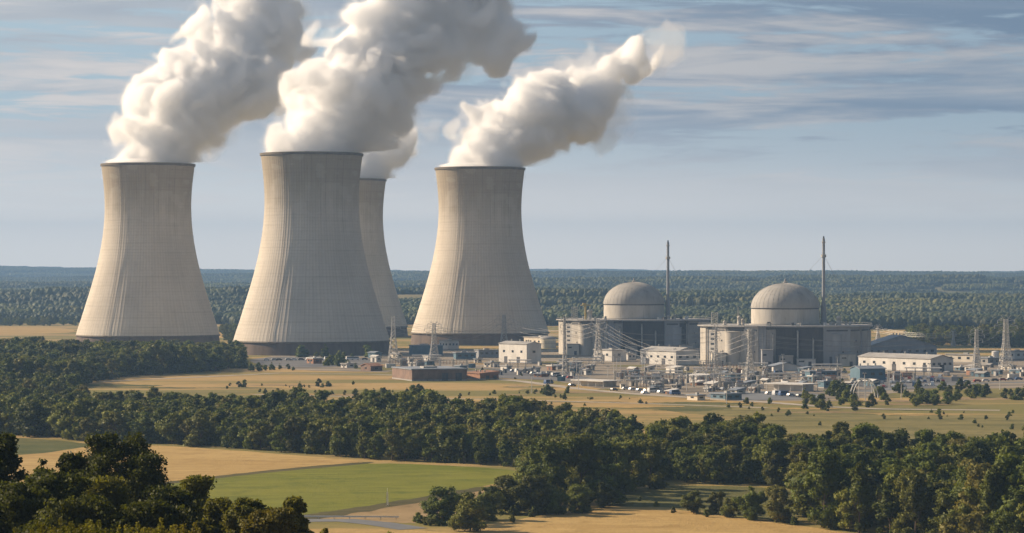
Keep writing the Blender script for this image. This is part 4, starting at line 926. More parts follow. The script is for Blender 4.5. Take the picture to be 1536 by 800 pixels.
def inside(poly, X, Y):
    c = np.zeros(len(X), bool); n = len(poly)
    for i in range(n):
        (x1, y1), (x2, y2) = poly[i], poly[(i + 1) % n]
        cond = (y1 > Y) != (y2 > Y)
        with np.errstate(divide='ignore', invalid='ignore'): xi = (x2 - x1) * (Y - y1) / (y2 - y1) + x1
        c ^= cond & (X < xi)
    return c
rgt = np.random.default_rng(3)
REG = {  # name: (outline in photo pixels on the ground, spacing, height range)
    'band': ([(-150, 622), (120, 620), (300, 626), (420, 631), (600, 636), (760, 647), (870, 661), (960, 679), (1000, 702), (1000, 725), (905, 733), (860, 748), (800, 736), (792, 703), (700, 698), (560, 690), (450, 681), (330, 672), (215, 665), (140, 665), (80, 657), (-20, 652), (-150, 649)], 5.7, (7.2, 12.4)),
    'right': ([(960, 684), (1060, 684), (1200, 700), (1290, 712), (1400, 716), (1480, 728), (1536, 735), (1700, 745), (1700, 850), (1560, 850), (1440, 822), (1330, 806), (1235, 795), (1205, 770), (1212, 735), (1100, 727), (1000, 725)], 6.2, (8.5, 14.5)),
    'left': ([(-150, 530), (100, 531), (250, 531), (330, 534), (364, 543), (368, 552), (330, 558), (200, 564), (150, 573), (100, 582), (-150, 588)], 8.0, (10, 15)),
    'gapfill': ([(-150, 586), (80, 584), (120, 598), (140, 620), (-150, 622)], 9.5, (6, 10)),
    'far_right': ([(1362, 506), (1460, 507), (1536, 502), (1760, 502), (1760, 518), (1536, 522), (1375, 518)], 10, (8, 13)),
    'far_mid': ([(330, 497), (368, 494), (372, 512), (340, 514)], 12, (6, 9)),
    'far_left': ([(-120, 486), (0, 487), (40, 485), (120, 487), (120, 489), (-120, 490)], 18, (7, 11)),
}
T = []
for rn, (pxp, sp, (h0, h1)) in REG.items():
    poly = [tuple(G(*p)[:2]) for p in pxp]; xs = np.array([p[0] for p in poly]); yy = np.array([p[1] for p in poly])
    X, Y = np.meshgrid(np.arange(xs.min(), xs.max(), sp), np.arange(yy.min(), yy.max(), sp)); X = X.ravel() + rgt.uniform(-.45, .45, X.size) * sp; Y = Y.ravel() + rgt.uniform(-.45, .45, Y.size) * sp
    ok = inside(poly, X, Y); X, Y = X[ok], Y[ok]
    hh = rgt.uniform(h0, h1, len(X)) * (1 + .16 * np.sin(X / 37 + Y / 53) + .1 * np.sin(X / 13 - Y / 19))
    if rn == 'left': hh *= 1 - .34 * sstep(1850, 2080, Y)
    if rn == 'right':
        nearf = sstep(1000, 760, Y); hh *= 1 + .28 * nearf * sstep(70, 150, X)
    for x_, y_, h_ in zip(X, Y, hh): T.append((x_, y_, h_, rn))
# central clump, placed tree by tree
for px, py, h in ((832, 758, 16.5), (868, 754, 17.5), (900, 748, 15.5), (806, 748, 12.5), (848, 744, 15), (886, 741, 16), (925, 741, 14.5), (950, 737, 14), (975, 733, 13.5), (818, 738, 12), (912, 758, 11), (862, 764, 9), (820, 730, 11)):
    p = G(px, py); T.append((p.x, p.y, h, 'clump'))
T.sort(key=lambda t: t[1])
# which of them show largest: claim picture cells front to back
SW, SH, q_ = 768, 400, .5; buf = np.zeros((SH, SW), bool); shown = []
for i, (x, y, h, rn) in enumerate(T):
    k = ppm(y) * q_; cx, cb = (CX * q_ + x * k), (HY * q_ + EYE * k); rw, hp = h * .33 * k, h * k
    x0, x1, y0, y1 = int(max(0, cx - rw)), int(min(SW, cx + rw + 1)), int(max(0, cb - hp)), int(min(SH, cb))
    if x1 <= x0 or y1 <= y0: shown.append(0); continue
    sub = buf[y0:y1, x0:x1]; shown.append(int((~sub).sum())); sub[:] = True
order = np.argsort(-np.array(shown)); single = set(int(i) for i in order[:262] if shown[int(i)] > 0)
WHERE = {'band': 'in the broad wood between the fields and the power station', 'right': 'in the big wood at the lower right', 'left': 'in the wood before the leftmost tower', 'gapfill': 'between the two left hand woods', 'clump': 'in the tall clump beside the green field', 'far_right': 'in the far wood at the right', 'far_mid': 'between the two left towers', 'far_left': 'beyond the leftmost tower'}
mass = []
for i, (x, y, h, rn) in enumerate(T):
    if i in single:
        near = y < 900; v = int(rgt.integers(0, len(NEAR) if near else len(MIDT))); s = h / 13
        k = (NEAR if near else MIDT)[v]
        shp = ('conical' if ((near and v == 4) or (not near and v == 4)) else 'rounded')
        tone = {'dark_leaf': 'very dark', 'pale_leaf': 'pale green'}.get(k[0].materials[0].name, 'dark green')
        plant(k, 'broadleaf_tree' if shp == 'rounded' else 'conical_tree', (x, y, float(height(x, y))), s * float(rgt.uniform(.85, 1.25)), float(rgt.uniform(0, 6.28)), f'{tone} {shp} tree {WHERE[rn]}', 'tree', f'trees {WHERE[rn]}', s)
    else: mass.append((x, y, h))

def scatter(name, pts, rots, scl, idx, protos, label, cat):
    """One mass object: many trees nobody could count, placed by geometry nodes."""
    c = bpy.data.collections.new(name + '_kinds')
    for i, (cm, tm) in enumerate(protos):
        o = bpy.data.objects.new(f'{name}_kind_{i:02d}', join_mesh(cm, tm)); c.objects.link(o)
    me = bpy.data.meshes.new(name); me.vertices.add(len(pts)); me.vertices.foreach_set('co', np.asarray(pts, np.float32).ravel())
    for nm, ty, arr, key in (('rot', 'FLOAT_VECTOR', rots, 'vector'), ('scl', 'FLOAT_VECTOR', scl, 'vector'), ('idx', 'INT', idx, 'value')):
        at_ = me.attributes.new(nm, ty, 'POINT'); at_.data.foreach_set(key, np.asarray(arr, np.int32 if ty == 'INT' else np.float32).ravel())
    o = tag(link(bpy.data.objects.new(name, me)), label, cat, None, 'stuff')
    ng = bpy.data.node_groups.new(name, 'GeometryNodeTree')
    ng.interface.new_socket('Geometry', in_out='INPUT', socket_type='NodeSocketGeometry'); ng.interface.new_socket('Geometry', in_out='OUTPUT', socket_type='NodeSocketGeometry')
    gi, go = ng.nodes.new('NodeGroupInput'), ng.nodes.new('NodeGroupOutput'); ci = ng.nodes.new('GeometryNodeCollectionInfo')
    ci.inputs['Collection'].default_value = c; ci.inputs['Separate Children'].default_value = True; ci.inputs['Reset Children'].default_value = True
    ip = ng.nodes.new('GeometryNodeInstanceOnPoints'); ip.inputs['Pick Instance'].default_value = True
    L = ng.links.new; L(gi.outputs[0], ip.inputs['Points']); L(ci.outputs[0], ip.inputs['Instance'])
    for nm, ty, sock in (('rot', 'FLOAT_VECTOR', 'Rotation'), ('scl', 'FLOAT_VECTOR', 'Scale'), ('idx', 'INT', 'Instance Index')):
        na = ng.nodes.new('GeometryNodeInputNamedAttribute'); na.data_type = ty; na.inputs[0].default_value = nm; L(na.outputs[0], ip.inputs[sock])
    L(ip.outputs[0], go.inputs[0]); o.modifiers.new('scatter', 'NODES').node_group = ng; return o
def join_mesh(a, b):
    """Crown and trunk in one mesh for the mass objects."""
    if b is None: return a
    import bmesh
    bm = bmesh.new(); bm.from_mesh(a); n = len(bm.faces); bm.from_mesh(b); bm.faces.ensure_lookup_table()
    for f in bm.faces[n:]: f.material_index = 1
    me = bpy.data.meshes.new('mass_tree'); me.materials.append(a.materials[0]); me.materials.append(M['bark']); bm.to_mesh(me); bm.free(); return me
ms = np.array(mass); n = len(ms); zz = height(ms[:, 0], ms[:, 1]); s_ = ms[:, 2] / 13
scatter('woodland', np.c_[ms[:, 0], ms[:, 1], zz], np.c_[np.zeros(n), np.zeros(n), rgt.uniform(0, 6.28, n)], np.c_[s_ * rgt.uniform(.85, 1.25, n), s_ * rgt.uniform(.85, 1.25, n), s_], rgt.integers(0, len(MIDT), n), MIDT,
        'dense dark green woods stretching behind the nearest trees', 'woodland')

# bushes and small trees on the plain
rb = random.Random(21)
def bush(px, py, hpx, label, group, kinds=BUSH, cat='bush', name='bush', H=5):
    p = G(px, py); k = ppm(p.y); s = hpx / k / H
    plant(rb.choice(kinds), name, (p.x, p.y, 0), s * rb.uniform(.9, 1.25), rb.uniform(0, 6.28), label, cat, group, s)
for px, py, h in ((352, 530, 8), (361, 531, 14), (372, 532, 12), (386, 531, 19), (396, 532, 12), (404, 532, 8), (429, 533, 9), (452, 536, 18), (474, 535, 9), (487, 537, 22), (509, 537, 12), (516, 538, 10), (551, 536, 18), (528, 537, 7), (497, 548, 16), (506, 550, 19), (514, 548, 14), (522, 551, 10), (490, 549, 11), (534, 553, 9)):
    bush(px, py, h, 'dark bush growing at the foot of the largest tower', 'bushes at the foot of the largest tower')
for px, py, h in ((376, 556, 11), (388, 557, 13), (398, 556, 9), (408, 555, 12), (420, 554, 9), (432, 554, 8), (440, 556, 6)):
    bush(px, py, h, 'dark bush at the right end of the wood before the leftmost tower', 'bushes at the end of the left wood')
for cx_, cy_, n_, wx in ((470, 580, 11, 26), (545, 596, 14, 30), (610, 590, 9, 22), (655, 601, 8, 18), (745, 592, 8, 30), (818, 590, 11, 18), (855, 598, 9, 20), (905, 600, 6, 24), (950, 606, 5, 20), (370, 580, 5, 14), (415, 590, 5, 20)):
    for _ in range(round(n_ * .65)):
        bush(rb.gauss(cx_, wx), cy_ + rb.gauss(0, 1.6), rb.choice([3, 4, 5, 6, 8]), 'small dark bush in the loose thickets on the golden plain', 'bushes on the golden plain')
for px, py, h in ((358, 581, 9), (367, 581, 11), (450, 582, 10), (478, 580, 12), (492, 580, 8), (532, 597, 12), (548, 598, 14), (575, 596, 15), (560, 592, 10), (620, 592, 14), (628, 586, 10), (646, 602, 16), (690, 598, 8), (815, 592, 15), (822, 594, 17), (852, 590, 10), (846, 598, 9)):
    bush(px, py, h, 'larger dark bush standing on the golden plain', 'larger bushes on the golden plain')
for _ in range(44):
    px = rb.uniform(1205, 1425); py = rb.uniform(590, 618) - (8 if px > 1330 else 0)
    bush(px, py, rb.uniform(9, 20), 'dark bush in the scrub right of the white arched gantry', 'scrub bushes right of the arched gantry')
for _ in range(26):
    bush(rb.uniform(1425, 1560), rb.uniform(586, 602), rb.uniform(10, 20), 'dark bush in the scrub by the grey road at the right', 'scrub bushes by the right hand road')
for cx_, cy_, n_, wx in ((1180, 626, 6, 20), (1290, 640, 6, 26), (1400, 622, 8, 26), (1475, 640, 6, 24), (1510, 626, 5, 14)):
    for _ in range(round(n_ * .65)):
        bush(rb.gauss(cx_, wx), cy_ + rb.gauss(0, 2.2), rb.choice([3, 4, 5, 6, 8]), 'small dark bush in the loose thickets on the olive pasture', 'bushes on the olive pasture')
for px, py, h in ((1254, 592, 21), (1262, 593, 26), (1210, 606, 18), (1218, 607, 15), (1120, 606, 10), (1128, 610, 7), (1155, 606, 10), (1440, 586, 18), (1452, 588, 17), (1466, 590, 13)):
    bush(px, py, h, 'round olive bush on the edge between yard and pasture', 'round bushes on the yard edge')
for _ in range(12):
    bush(rb.uniform(640, 1280), rb.uniform(546, 574), rb.choice([3, 4, 5, 6]), 'low green bush between the yard buildings', 'bushes between the yard buildings')
# hedge trees by the lower fields
for i, (px, py, h, lab) in enumerate(((706, 797, 57, 'rounded tree nearest the bottom edge, leftmost pair at the field corner'), (664, 788, 56, 'leaning olive tree left of the rounded tree at the bottom edge'), (758, 770, 55, 'light olive tree right behind the rounded bottom tree'), (795, 772, 60, 'dark tree against the left end of the tall clump'),
                                      (1040, 771, 35, 'dark low tree at the left end of the short row in the lower right field'), (1078, 772, 34, 'pale green shrubby tree second in the short row'), (1126, 780, 51, 'tall rounded tree third in the short row'), (1164, 784, 54, 'paler rounded tree fourth in the short row, beside the big wood'), (1100, 776, 30, 'small shrubby tree between second and third of the short row'))):
    p = G(px, py); k = ppm(p.y)
    plant(HEDGE[(0, 1, 2, 3, 3, 2, 0, 2, 1)[i]], 'hedge_tree', (p.x, p.y, 0), h / k / 13 * (1.2 if i != 6 else 1.0), i * 1.3, lab, 'tree', None, h / k / 13)
for i, (px, py, h) in enumerate(((690, 784, 44), (728, 780, 50), (742, 770, 42), (776, 766, 48), (790, 758, 50), (812, 768, 46), (646, 786, 30), (838, 772, 40), (870, 770, 42), (905, 762, 40))):
    p = G(px, py); k = ppm(p.y)
    plant(HEDGE[(1, 0, 3, 1, 0, 3, 2, 0, 1, 3)[i]], 'hedge_tree', (p.x, p.y, 0), h / k / 13 * 1.15, i * .9 + .4, 'bushy tree in the joined hedge row at the right corner of the green field', 'tree', 'trees of the joined hedge row', h / k / 13)
for px, py, h in ((627, 783, 14), (640, 788, 12), (648, 782, 9), (740, 782, 14), (768, 784, 12), (800, 776, 16), (822, 770, 18), (838, 768, 15), (860, 770, 14), (880, 765, 12), (720, 745, 8), (690, 752, 8), (1010, 770, 10), (1060, 776, 12), (1192, 788, 18), (930, 756, 9), (960, 752, 7), (985, 760, 8)):
    bush(px, py, h, 'low bush growing in the hedge between the lower fields', 'bushes in the lower hedges')

for _ in range(14):
    u = rb.random(); bush(625 + 240 * u + rb.uniform(-8, 8), 789 - 22 * u + rb.uniform(-3, 3), rb.uniform(9, 20), 'low bush growing in the hedge between the lower fields', 'bushes in the lower hedges')
for _ in range(8):
    u = rb.random(); bush(1020 + 180 * u, 770 + 17 * u + rb.uniform(-3, 2), rb.uniform(10, 22), 'low bush filling the short tree row in the lower right field', 'bushes of the short tree row')
for (a_, b_, n_, lab) in (((395, 588), (560, 593), 8, 'dark bush in the thin hedge across the golden plain at the left'), ((700, 603), (900, 610), 8, 'dark bush in the thin hedge before the broad wood'), ((1090, 612), (1230, 622), 7, 'dark bush in the thin hedge on the olive pasture'), ((1330, 628), (1540, 632), 7, 'dark bush in the thin hedge at the right of the pasture')):
    for i in range(n_):
        u = (i + rb.uniform(-.4, .4)) / n_; bush(a_[0] + (b_[0] - a_[0]) * u, a_[1] + (b_[1] - a_[1]) * u + rb.uniform(-1.5, 1.5), rb.uniform(4, 9), lab, lab.replace('dark bush', 'bushes'))

# foreground trees on the near slope (left)
def fg(px, ytop, d, Rr, H, label, mat, shape, seed, nb=190, cards=26000, size=.33, core=.5, base=None, cat='tree', name='foreground_tree', hier=15):
    p = at(px, ytop, d); g = float(height(p.x, d)); Ht = p.z - g; s = 1.0
    cm, C = crown_mesh('crown', seed, Ht, Rr, Ht * .35 if base is None else base, nb, cards, size, M[mat], shape, core, spread=1.35, rough=.85, hier=hier)
    tm = trunk_mesh('trunk', seed, Ht, C, Ht * .014, .02)
    t = empty(name, (p.x, d, g), 0, label=label, cat=cat); link(bpy.data.objects.new('crown', cm), t); link(bpy.data.objects.new('trunk', tm), t); return t
fg(178, 652, 300, 4.2, 0, 'tall open crowned tree at the lower left with visible trunk and gaps', 'leaf_fg', 'flat', 201, nb=130, core=.36, cards=16000, base=10, hier=13)
fg(222, 684, 297, 2.7, 0, 'dark drooping crown leaning out right of the tall open tree', 'leaf_fg', 'flat', 202, nb=60, core=.3, cards=8500, base=9)
fg(2, 655, 270, 3.2, 0, 'dark tree cut by the left edge of the picture', 'leaf_fg', 'dome', 203)
fg(62, 684, 262, 2.9, 0, 'pointed olive tree beside the dark tree at the left edge', 'leaf_fg', 'cone', 204)
fg(106, 680, 268, 2.8, 0, 'pointed olive tree between its twin and the tall open tree', 'leaf_fg', 'cone', 205)
fg(84, 712, 255, 4.4, 0, 'broad dark olive tree filling the space below the two pointed trees', 'leaf_fg', 'dome', 206)
fg(20, 728, 240, 4.2, 0, 'broad dark tree at the bottom left corner', 'leaf_fg', 'dome', 207)
fg(160, 722, 262, 4.0, 0, 'dark bushy tree under the trunk of the tall open tree', 'leaf_fg', 'dome', 208)
fg(294, 718, 280, 3.4, 0, 'very dark dense tree right of the drooping crown', 'leaf_fg', 'dome', 209)
fg(250, 736, 265, 3.6, 0, 'very dark low tree between the drooping crown and the dense tree', 'leaf_fg', 'dome', 210)
fg(328, 752, 262, 2.9, 0, 'dark low tree at the bottom, right of the dense tree', 'leaf_fg', 'dome', 211)
fg(375, 752, 250, 2.9, 0, 'yellow green leafy tree rising at the bottom beside the green field', 'leaf_warm', 'dome', 212)
fg(440, 749, 246, 2.2, 0, 'light yellow green tree nearest the guard rail', 'leaf_warm', 'cone', 213)
fg(410, 768, 240, 3.0, 0, 'low yellow green tree between the two light ones', 'leaf_warm', 'dome', 214)
fg(120, 752, 235, 4.4, 0, 'dark wide shrub mass at the bottom below the trees', 'leaf_fg', 'dome', 215)
fg(225, 760, 235, 4.2, 0, 'dark shrub mass above the bright twigs at the bottom', 'leaf_fg', 'dome', 216)
fg(584, 794, 200, .9, 0, 'tiny yellow green treetop poking in at the bottom edge', 'leaf_warm', 'cone', 217, nb=10, cards=1800)
fg(488, 792, 215, 1.0, 0, 'small dark treetop poking in left of the tiny yellow one', 'leaf_warm', 'cone', 218, nb=10, cards=2000)
def sprig_shrub(px, ytop, d, seed, label):
    """A shrub of upright leafy shoots close to the camera."""
    p = at(px, ytop, d); g = float(height(p.x, d)); H = p.z - g; rd = random.Random(seed); m = MB(); Pq, Nq = [], []
    t = empty('leafy_shrub', (p.x, d, g), label=label, cat='shrub', group='bright leafy shrubs at the bottom left')
    for k in range(26):
        b0 = Vector((rd.uniform(-1.1, 1.1), rd.uniform(-1.1, 1.1), 0)); tip = Vector((b0.x * 1.25 + rd.uniform(-.4, .4), b0.y * 1.2, H * (rd.uniform(.72, 1.0) - .09 * abs(b0.x)))); mid = b0.lerp(tip, .6) + Vector((0, 0, .2))
        m.path([b0 * .3, mid, tip], .035, .008, 4); L = (tip - mid).length
        for j in range(int(130)):
            u = rd.random() ** .7; c = (mid.lerp(tip, u)) if rd.random() < .75 else b0.lerp(mid, rd.uniform(.5, 1)); a = rd.uniform(0, 6.28); o_ = Vector((math.cos(a), math.sin(a), rd.uniform(.1, .9))).normalized()
            ln = .30 * (1.15 - u * .75) * rd.uniform(.6, 1.2); w_ = o_.cross(Vector((rd.uniform(-1, 1), rd.uniform(-1, 1), rd.uniform(-1, 1)))).normalized() * ln * .3
            Pq.append([c + o_ * .02, c + o_ * ln * .5 + w_, c + o_ * ln, c + o_ * ln * .5 - w_])
    m.build('stem', M['bark'], t)
    v = np.array([[tuple(x) for x in q4] for q4 in Pq]).reshape(-1, 3); me = np_mesh('foliage', v, np.arange(len(v)).reshape(-1, 4), M['leaf_warm']); link(bpy.data.objects.new('foliage', me), t)
for i, (px, yt) in enumerate(((74, 778), (98, 776), (118, 770), (140, 784), (168, 772), (196, 782), (222, 771), (250, 776), (268, 784))):
    sprig_shrub(px, yt, 118 + (i % 3) * 5, 300 + i, f'bright yellow green leafy shoots at the bottom edge, {["leftmost", "second from the left", "third from the left", "fourth from the left", "middle", "fourth from the right", "third from the right", "second from the right", "rightmost"][i]} shrub')

# far wooded country beyond the plain: one canopy nobody could count
def canopy_patch(seed):
    rg = np.random.default_rng(seed); iv, fi = ico(2); V, F, N = [], [], []; off = 0
    for _ in range(640):
        r = rg.uniform(2.0, 4.1); c = np.array([rg.uniform(-62, 62), rg.uniform(-62, 62), rg.uniform(4.8, 7.4)])
        nz = sum(np.sin(iv @ (rg.normal(size=3) * f) + rg.uniform(0, 6)) * a for f, a in ((3, .12), (6, .12), (11, .1)))
        V.append(iv * (1 + nz)[:, None] * r * np.array([1, 1, rg.uniform(.9, 1.35)]) + c); F.append(fi + off); off += len(iv)
    return np_mesh('canopy', np.concatenate(V), np.zeros((0, 4), int), M['leaf_far'], np.concatenate(F))
pts = []
Yv = 3080.0
while Yv < 18200:
    st = 88 + .004 * Yv
    hw = .21 * Yv + 260
    for X in np.arange(-hw, hw, st):
        x, y = X + rgt.uniform(-.4, .4) * st, Yv + rgt.uniform(-.4, .4) * st; px = CX + x / y * FPX
        y0 = 3480 if px < 330 else 3300 if px < 1060 else 3090
        clear = math.sin(x / 190 + 1.3 + .8 * math.sin(y / 300)) * math.sin(y / 150 + x / 700) + .3 * math.sin(x / 97 + y / 140)
        if y < y0: continue
        if clear > .78 and y < 8000: continue
        pts.append((x, y))
    Yv += st
pa = np.array(pts); n = len(pa)
fs = 1.06 + .2 * np.sin(pa[:, 0] / 260 + 1) * np.sin(pa[:, 1] / 420 + .5) + rgt.uniform(-.12, .2, n)
scatter('far_woods', np.c_[pa, height(pa[:, 0], pa[:, 1]) - 1.5], np.c_[np.zeros(n), np.zeros(n), rgt.uniform(0, 6.28, n)], np.c_[fs, fs, fs * rgt.uniform(.9, 1.25, n)], rgt.integers(0, 4, n), [(canopy_patch(70 + i), None) for i in range(4)],
        'blue green wooded hills rolling back to the horizon', 'far woods')

# ------------------------------------------------------------------ steam
def grid_noise(shape, h, wave, rg):
    """Smooth random field on a grid, with the given wavelength in metres (cubic B-spline lattice)."""
    mats = []; dims = []
    for nn in shape:
        L = int(nn * h / wave) + 5; dims.append(L); u = np.arange(nn) * h / wave + 1; i = np.floor(u).astype(int); f = u - i
        W = np.zeros((nn, L), np.float32); ar = np.arange(nn)
        for o_, wv in ((-1, (1 - f) ** 3 / 6), (0, (3 * f ** 3 - 6 * f ** 2 + 4) / 6), (1, (-3 * f ** 3 + 3 * f ** 2 + 3 * f + 1) / 6), (2, f ** 3 / 6)): W[ar, i + o_] += wv
        mats.append(W)
    Lt = rg.normal(size=dims).astype(np.float32)
    r = np.tensordot(mats[0], Lt, (1, 0)); r = np.tensordot(r, mats[1], (1, 1)).transpose(0, 2, 1); r = np.tensordot(r, mats[2], (2, 1)); return r * 1.9
def surface_nets(Fv, org, h):
    ins = Fv > 0; nx, ny, nz = Fv.shape
    acc = np.zeros((nx - 1, ny - 1, nz - 1, 3), np.float32); cnt = np.zeros((nx - 1, ny - 1, nz - 1), np.float32)
    cr = [(0, 0, 0), (1, 0, 0), (0, 1, 0), (1, 1, 0), (0, 0, 1), (1, 0, 1), (0, 1, 1), (1, 1, 1)]
    sl = lambda A, c: A[c[0]:nx - 1 + c[0], c[1]:ny - 1 + c[1], c[2]:nz - 1 + c[2]]
    for a in range(8):
        for b in range(a + 1, 8):
            if sum(x != y for x, y in zip(cr[a], cr[b])) != 1: continue
            fa, fb = sl(Fv, cr[a]), sl(Fv, cr[b]); m = (fa > 0) != (fb > 0); t = np.where(m, fa / np.where(m, fa - fb, 1), 0)
            for ax in range(3): acc[..., ax] += np.where(m, cr[a][ax] + t * (cr[b][ax] - cr[a][ax]), 0)
            cnt += m
    act = cnt > 0; ids = np.full(act.shape, -1, np.int64); ids[act] = np.arange(act.sum()); ijk = np.argwhere(act)
    V = (ijk + acc[act] / cnt[act][:, None]) * h + org; Q = []
    for ax in range(3):
        b1, b2 = [(1, 2), (2, 0), (0, 1)][ax]
        s0 = [slice(1, n - 1) for n in Fv.shape]; s0[ax] = slice(0, Fv.shape[ax] - 1); s1 = list(s0); s1[ax] = slice(1, Fv.shape[ax])
        a_, b_ = ins[tuple(s0)], ins[tuple(s1)]
        for m, flip in ((a_ & ~b_, False), (~a_ & b_, True)):
            p = np.argwhere(m); 
            if not len(p): continue
            p = p + np.array([0 if k == ax else 1 for k in range(3)])
            e1, e2 = np.eye(3, dtype=int)[b1], np.eye(3, dtype=int)[b2]
            qd = np.stack([ids[tuple((p - e1 - e2).T)], ids[tuple((p - e2).T)], ids[tuple(p.T)], ids[tuple((p - e1).T)]], 1)
            Q.append(qd[:, ::-1] if flip else qd)
    return V, np.concatenate(Q)
def vol_mat(name, dens, col=(.987, .991, .997), g=.25):
    m, t, out = new_mat(name); v = t.node('ShaderNodeVolumePrincipled'); v.inputs['Color'].default_value = c4(col); v.inputs['Density'].default_value = dens; v.inputs['Anisotropy'].default_value = g
    t.l.new(v.outputs[0], out.inputs['Volume']); m.cycles.homogeneous_volume = True
    return m
SHELLS = [(-.15, .0035), (-.05, .010), (.05, .05), (.16, .14)]
for k_, (_, d_) in enumerate(SHELLS): M[f'steam{k_}'] = vol_mat(f'steam_{k_}', d_)
def on_plume(px, py, Y0, DRIFT):
    """Point of a plume that drifts away from the viewer as it rises."""
    s = -(py - HY) / FPX; Y = (Y0 + DRIFT * (EYE - 150)) / (1 - DRIFT * s); Y = max(Y, Y0) if py < 300 else Y0; return Vector(((px - CX) / FPX * Y, Y, EYE + s * Y))
def plume(label, px0, Y0, s, balls, seed, drift, h=2.0, amp=1.0):
    rg = np.random.default_rng(seed); B = []
    for px, py, r, lev in balls:
        p = on_plume(px, py, Y0, drift); k = ppm(p.y); B.append((p, r / k, lev))
    full = []
    for p, r, lev in B:
        full.append((p, r, lev))
        for _ in range(7):
            d = Vector(rg.normal(size=3)).normalized(); full.append((p + d * r * rg.uniform(.35, .72), r * rg.uniform(.3, .5), lev * rg.uniform(.7, 1)))
    cx = (px0 - CX) / FPX * Y0; top = 149.5 * s
    lo = np.array([min(p[i] - r for p, r, l in full) for i in range(3)]) - 46; hi = np.array([max(p[i] + r for p, r, l in full) for i in range(3)]) + 46; lo[2] = top - 14
    shape = tuple(int(math.ceil((hi[i] - lo[i]) / h)) for i in range(3)); ax = [lo[i] + np.arange(shape[i]) * h for i in range(3)]
    Fv = np.full(shape, -1.0, np.float32)
    wisps = [(p, r * 1.25) for p, r, lev in full if lev < .4]; solid = [b_ for b_ in full if b_[2] >= .4]
    for p, r, lev in list(solid):
        if rg.random() < .42 and p.z > top + 22: wisps.append((p + Vector((r * rg.uniform(.3, .75), 0, r * rg.uniform(-.6, .5))), r * rg.uniform(.6, .9)))
    Wv = np.full(shape, -1.0, np.float32)
    for p, r, lev in solid + [(a_, b_, 0) for a_, b_ in wisps]:
        i0 = [max(0, int((p[i] - 1.5 * r - lo[i]) / h)) for i in range(3)]; i1 = [min(shape[i], int((p[i] + 1.5 * r - lo[i]) / h) + 2) for i in range(3)]
        if any(a >= b for a, b in zip(i0, i1)): continue
        d = np.sqrt(((ax[0][i0[0]:i1[0]] - p.x) ** 2)[:, None, None] + ((ax[1][i0[1]:i1[1]] - p.y) ** 2)[None, :, None] + ((ax[2][i0[2]:i1[2]] - p.z) ** 2)[None, None, :])
        f = (1 - d / r); f = np.where(f > 0, f * (lev or .42), f); sub = (Fv if lev else Wv)[i0[0]:i1[0], i0[1]:i1[1], i0[2]:i1[2]]; np.maximum(sub, f, out=sub)
    N = np.zeros(shape, np.float32)
    for wv, a in ((46, .13), (24, .22), (13, .23), (7.5, .18), (4.8, .11)):
        n_ = grid_noise(shape, h, wv, rg); N += a * (np.abs(n_) * 1.9 - .80)
    hgt = sstep(top, top + 60, ax[2])[None, None, :]
    N += (grid_noise(shape, h, 30, rg) * .10 * hgt).astype(np.float32)
    old = sstep(top + 50, top + 150, ax[2])[None, None, :]            # older steam is more broken up
    Fv = Fv + amp * N * (.55 + .45 * hgt + .10 * old) - .02 * old
    Nw = sum(a * grid_noise(shape, h, wv, rg) for wv, a in ((40, .20), (19, .22), (9, .20), (5, .12)))
    Fv = np.maximum(Fv, np.minimum(Wv + Nw - .15, .045).astype(np.float32))
    W = [sum(a * grid_noise(shape, h, wv, rg) for wv, a in ((34, 3.4), (15, 2.2), (8, 1.0))) * (.4 + .6 * hgt) / h for _ in range(3)]   # turbulence bends the field
    Gd = [np.clip(np.arange(shape[k], dtype=np.float32).reshape([-1 if q_ == k else 1 for q_ in range(3)]) + W[k], 0, shape[k] - 1.001) for k in range(3)]
    I = [g_.astype(np.int32) for g_ in Gd]; f_ = [g_ - i_ for g_, i_ in zip(Gd, I)]; out = np.zeros(shape, np.float32)
    for c in range(8):
        o_ = (c & 1, c >> 1 & 1, c >> 2 & 1); wt = 1.0
        for k in range(3): wt = wt * (f_[k] if o_[k] else 1 - f_[k])
        out += wt * Fv[I[0] + o_[0], I[1] + o_[1], I[2] + o_[2]]
    Fv = out
    rad = np.sqrt((ax[0] - cx)[:, None] ** 2 + (ax[1] - Y0)[None, :] ** 2)[:, :, None]; lowz = ax[2][None, None, :]
    mouth = (36.0 * s - rad) / 22 + np.clip((lowz - top) * .5, 0, 900) + N * .6 - np.clip((top + 4 - lowz) / 5, 0, 9) * (rad > 35.5 * s)
    Fv = np.minimum(Fv, mouth)
    inner = (35.6 * s - rad) / 20; fill = np.where((lowz < top + 3), np.minimum(inner, .55), -1); Fv = np.maximum(Fv, np.where(lowz < top + 3, fill, -1))
    for k in range(3):                                               # nothing reaches the edge of the field
        dd = np.minimum(ax[k] - ax[k][0], ax[k][-1] - ax[k]) if k < 2 else ax[k][-1] - ax[k]
        Fv = Fv - (1.3 * (1 - sstep(2, 34, dd))).reshape([-1 if q_ == k else 1 for q_ in range(3)]).astype(np.float32)
    for sl_ in (np.s_[0], np.s_[-1], np.s_[:, 0], np.s_[:, -1], np.s_[:, :, 0], np.s_[:, :, -1]): Fv[sl_] = -1
    Fv = Fv.astype(np.float32)
    t = empty('steam_plume', (cx, Y0, top), label=label, cat='steam plume', group='steam plumes over the cooling towers')
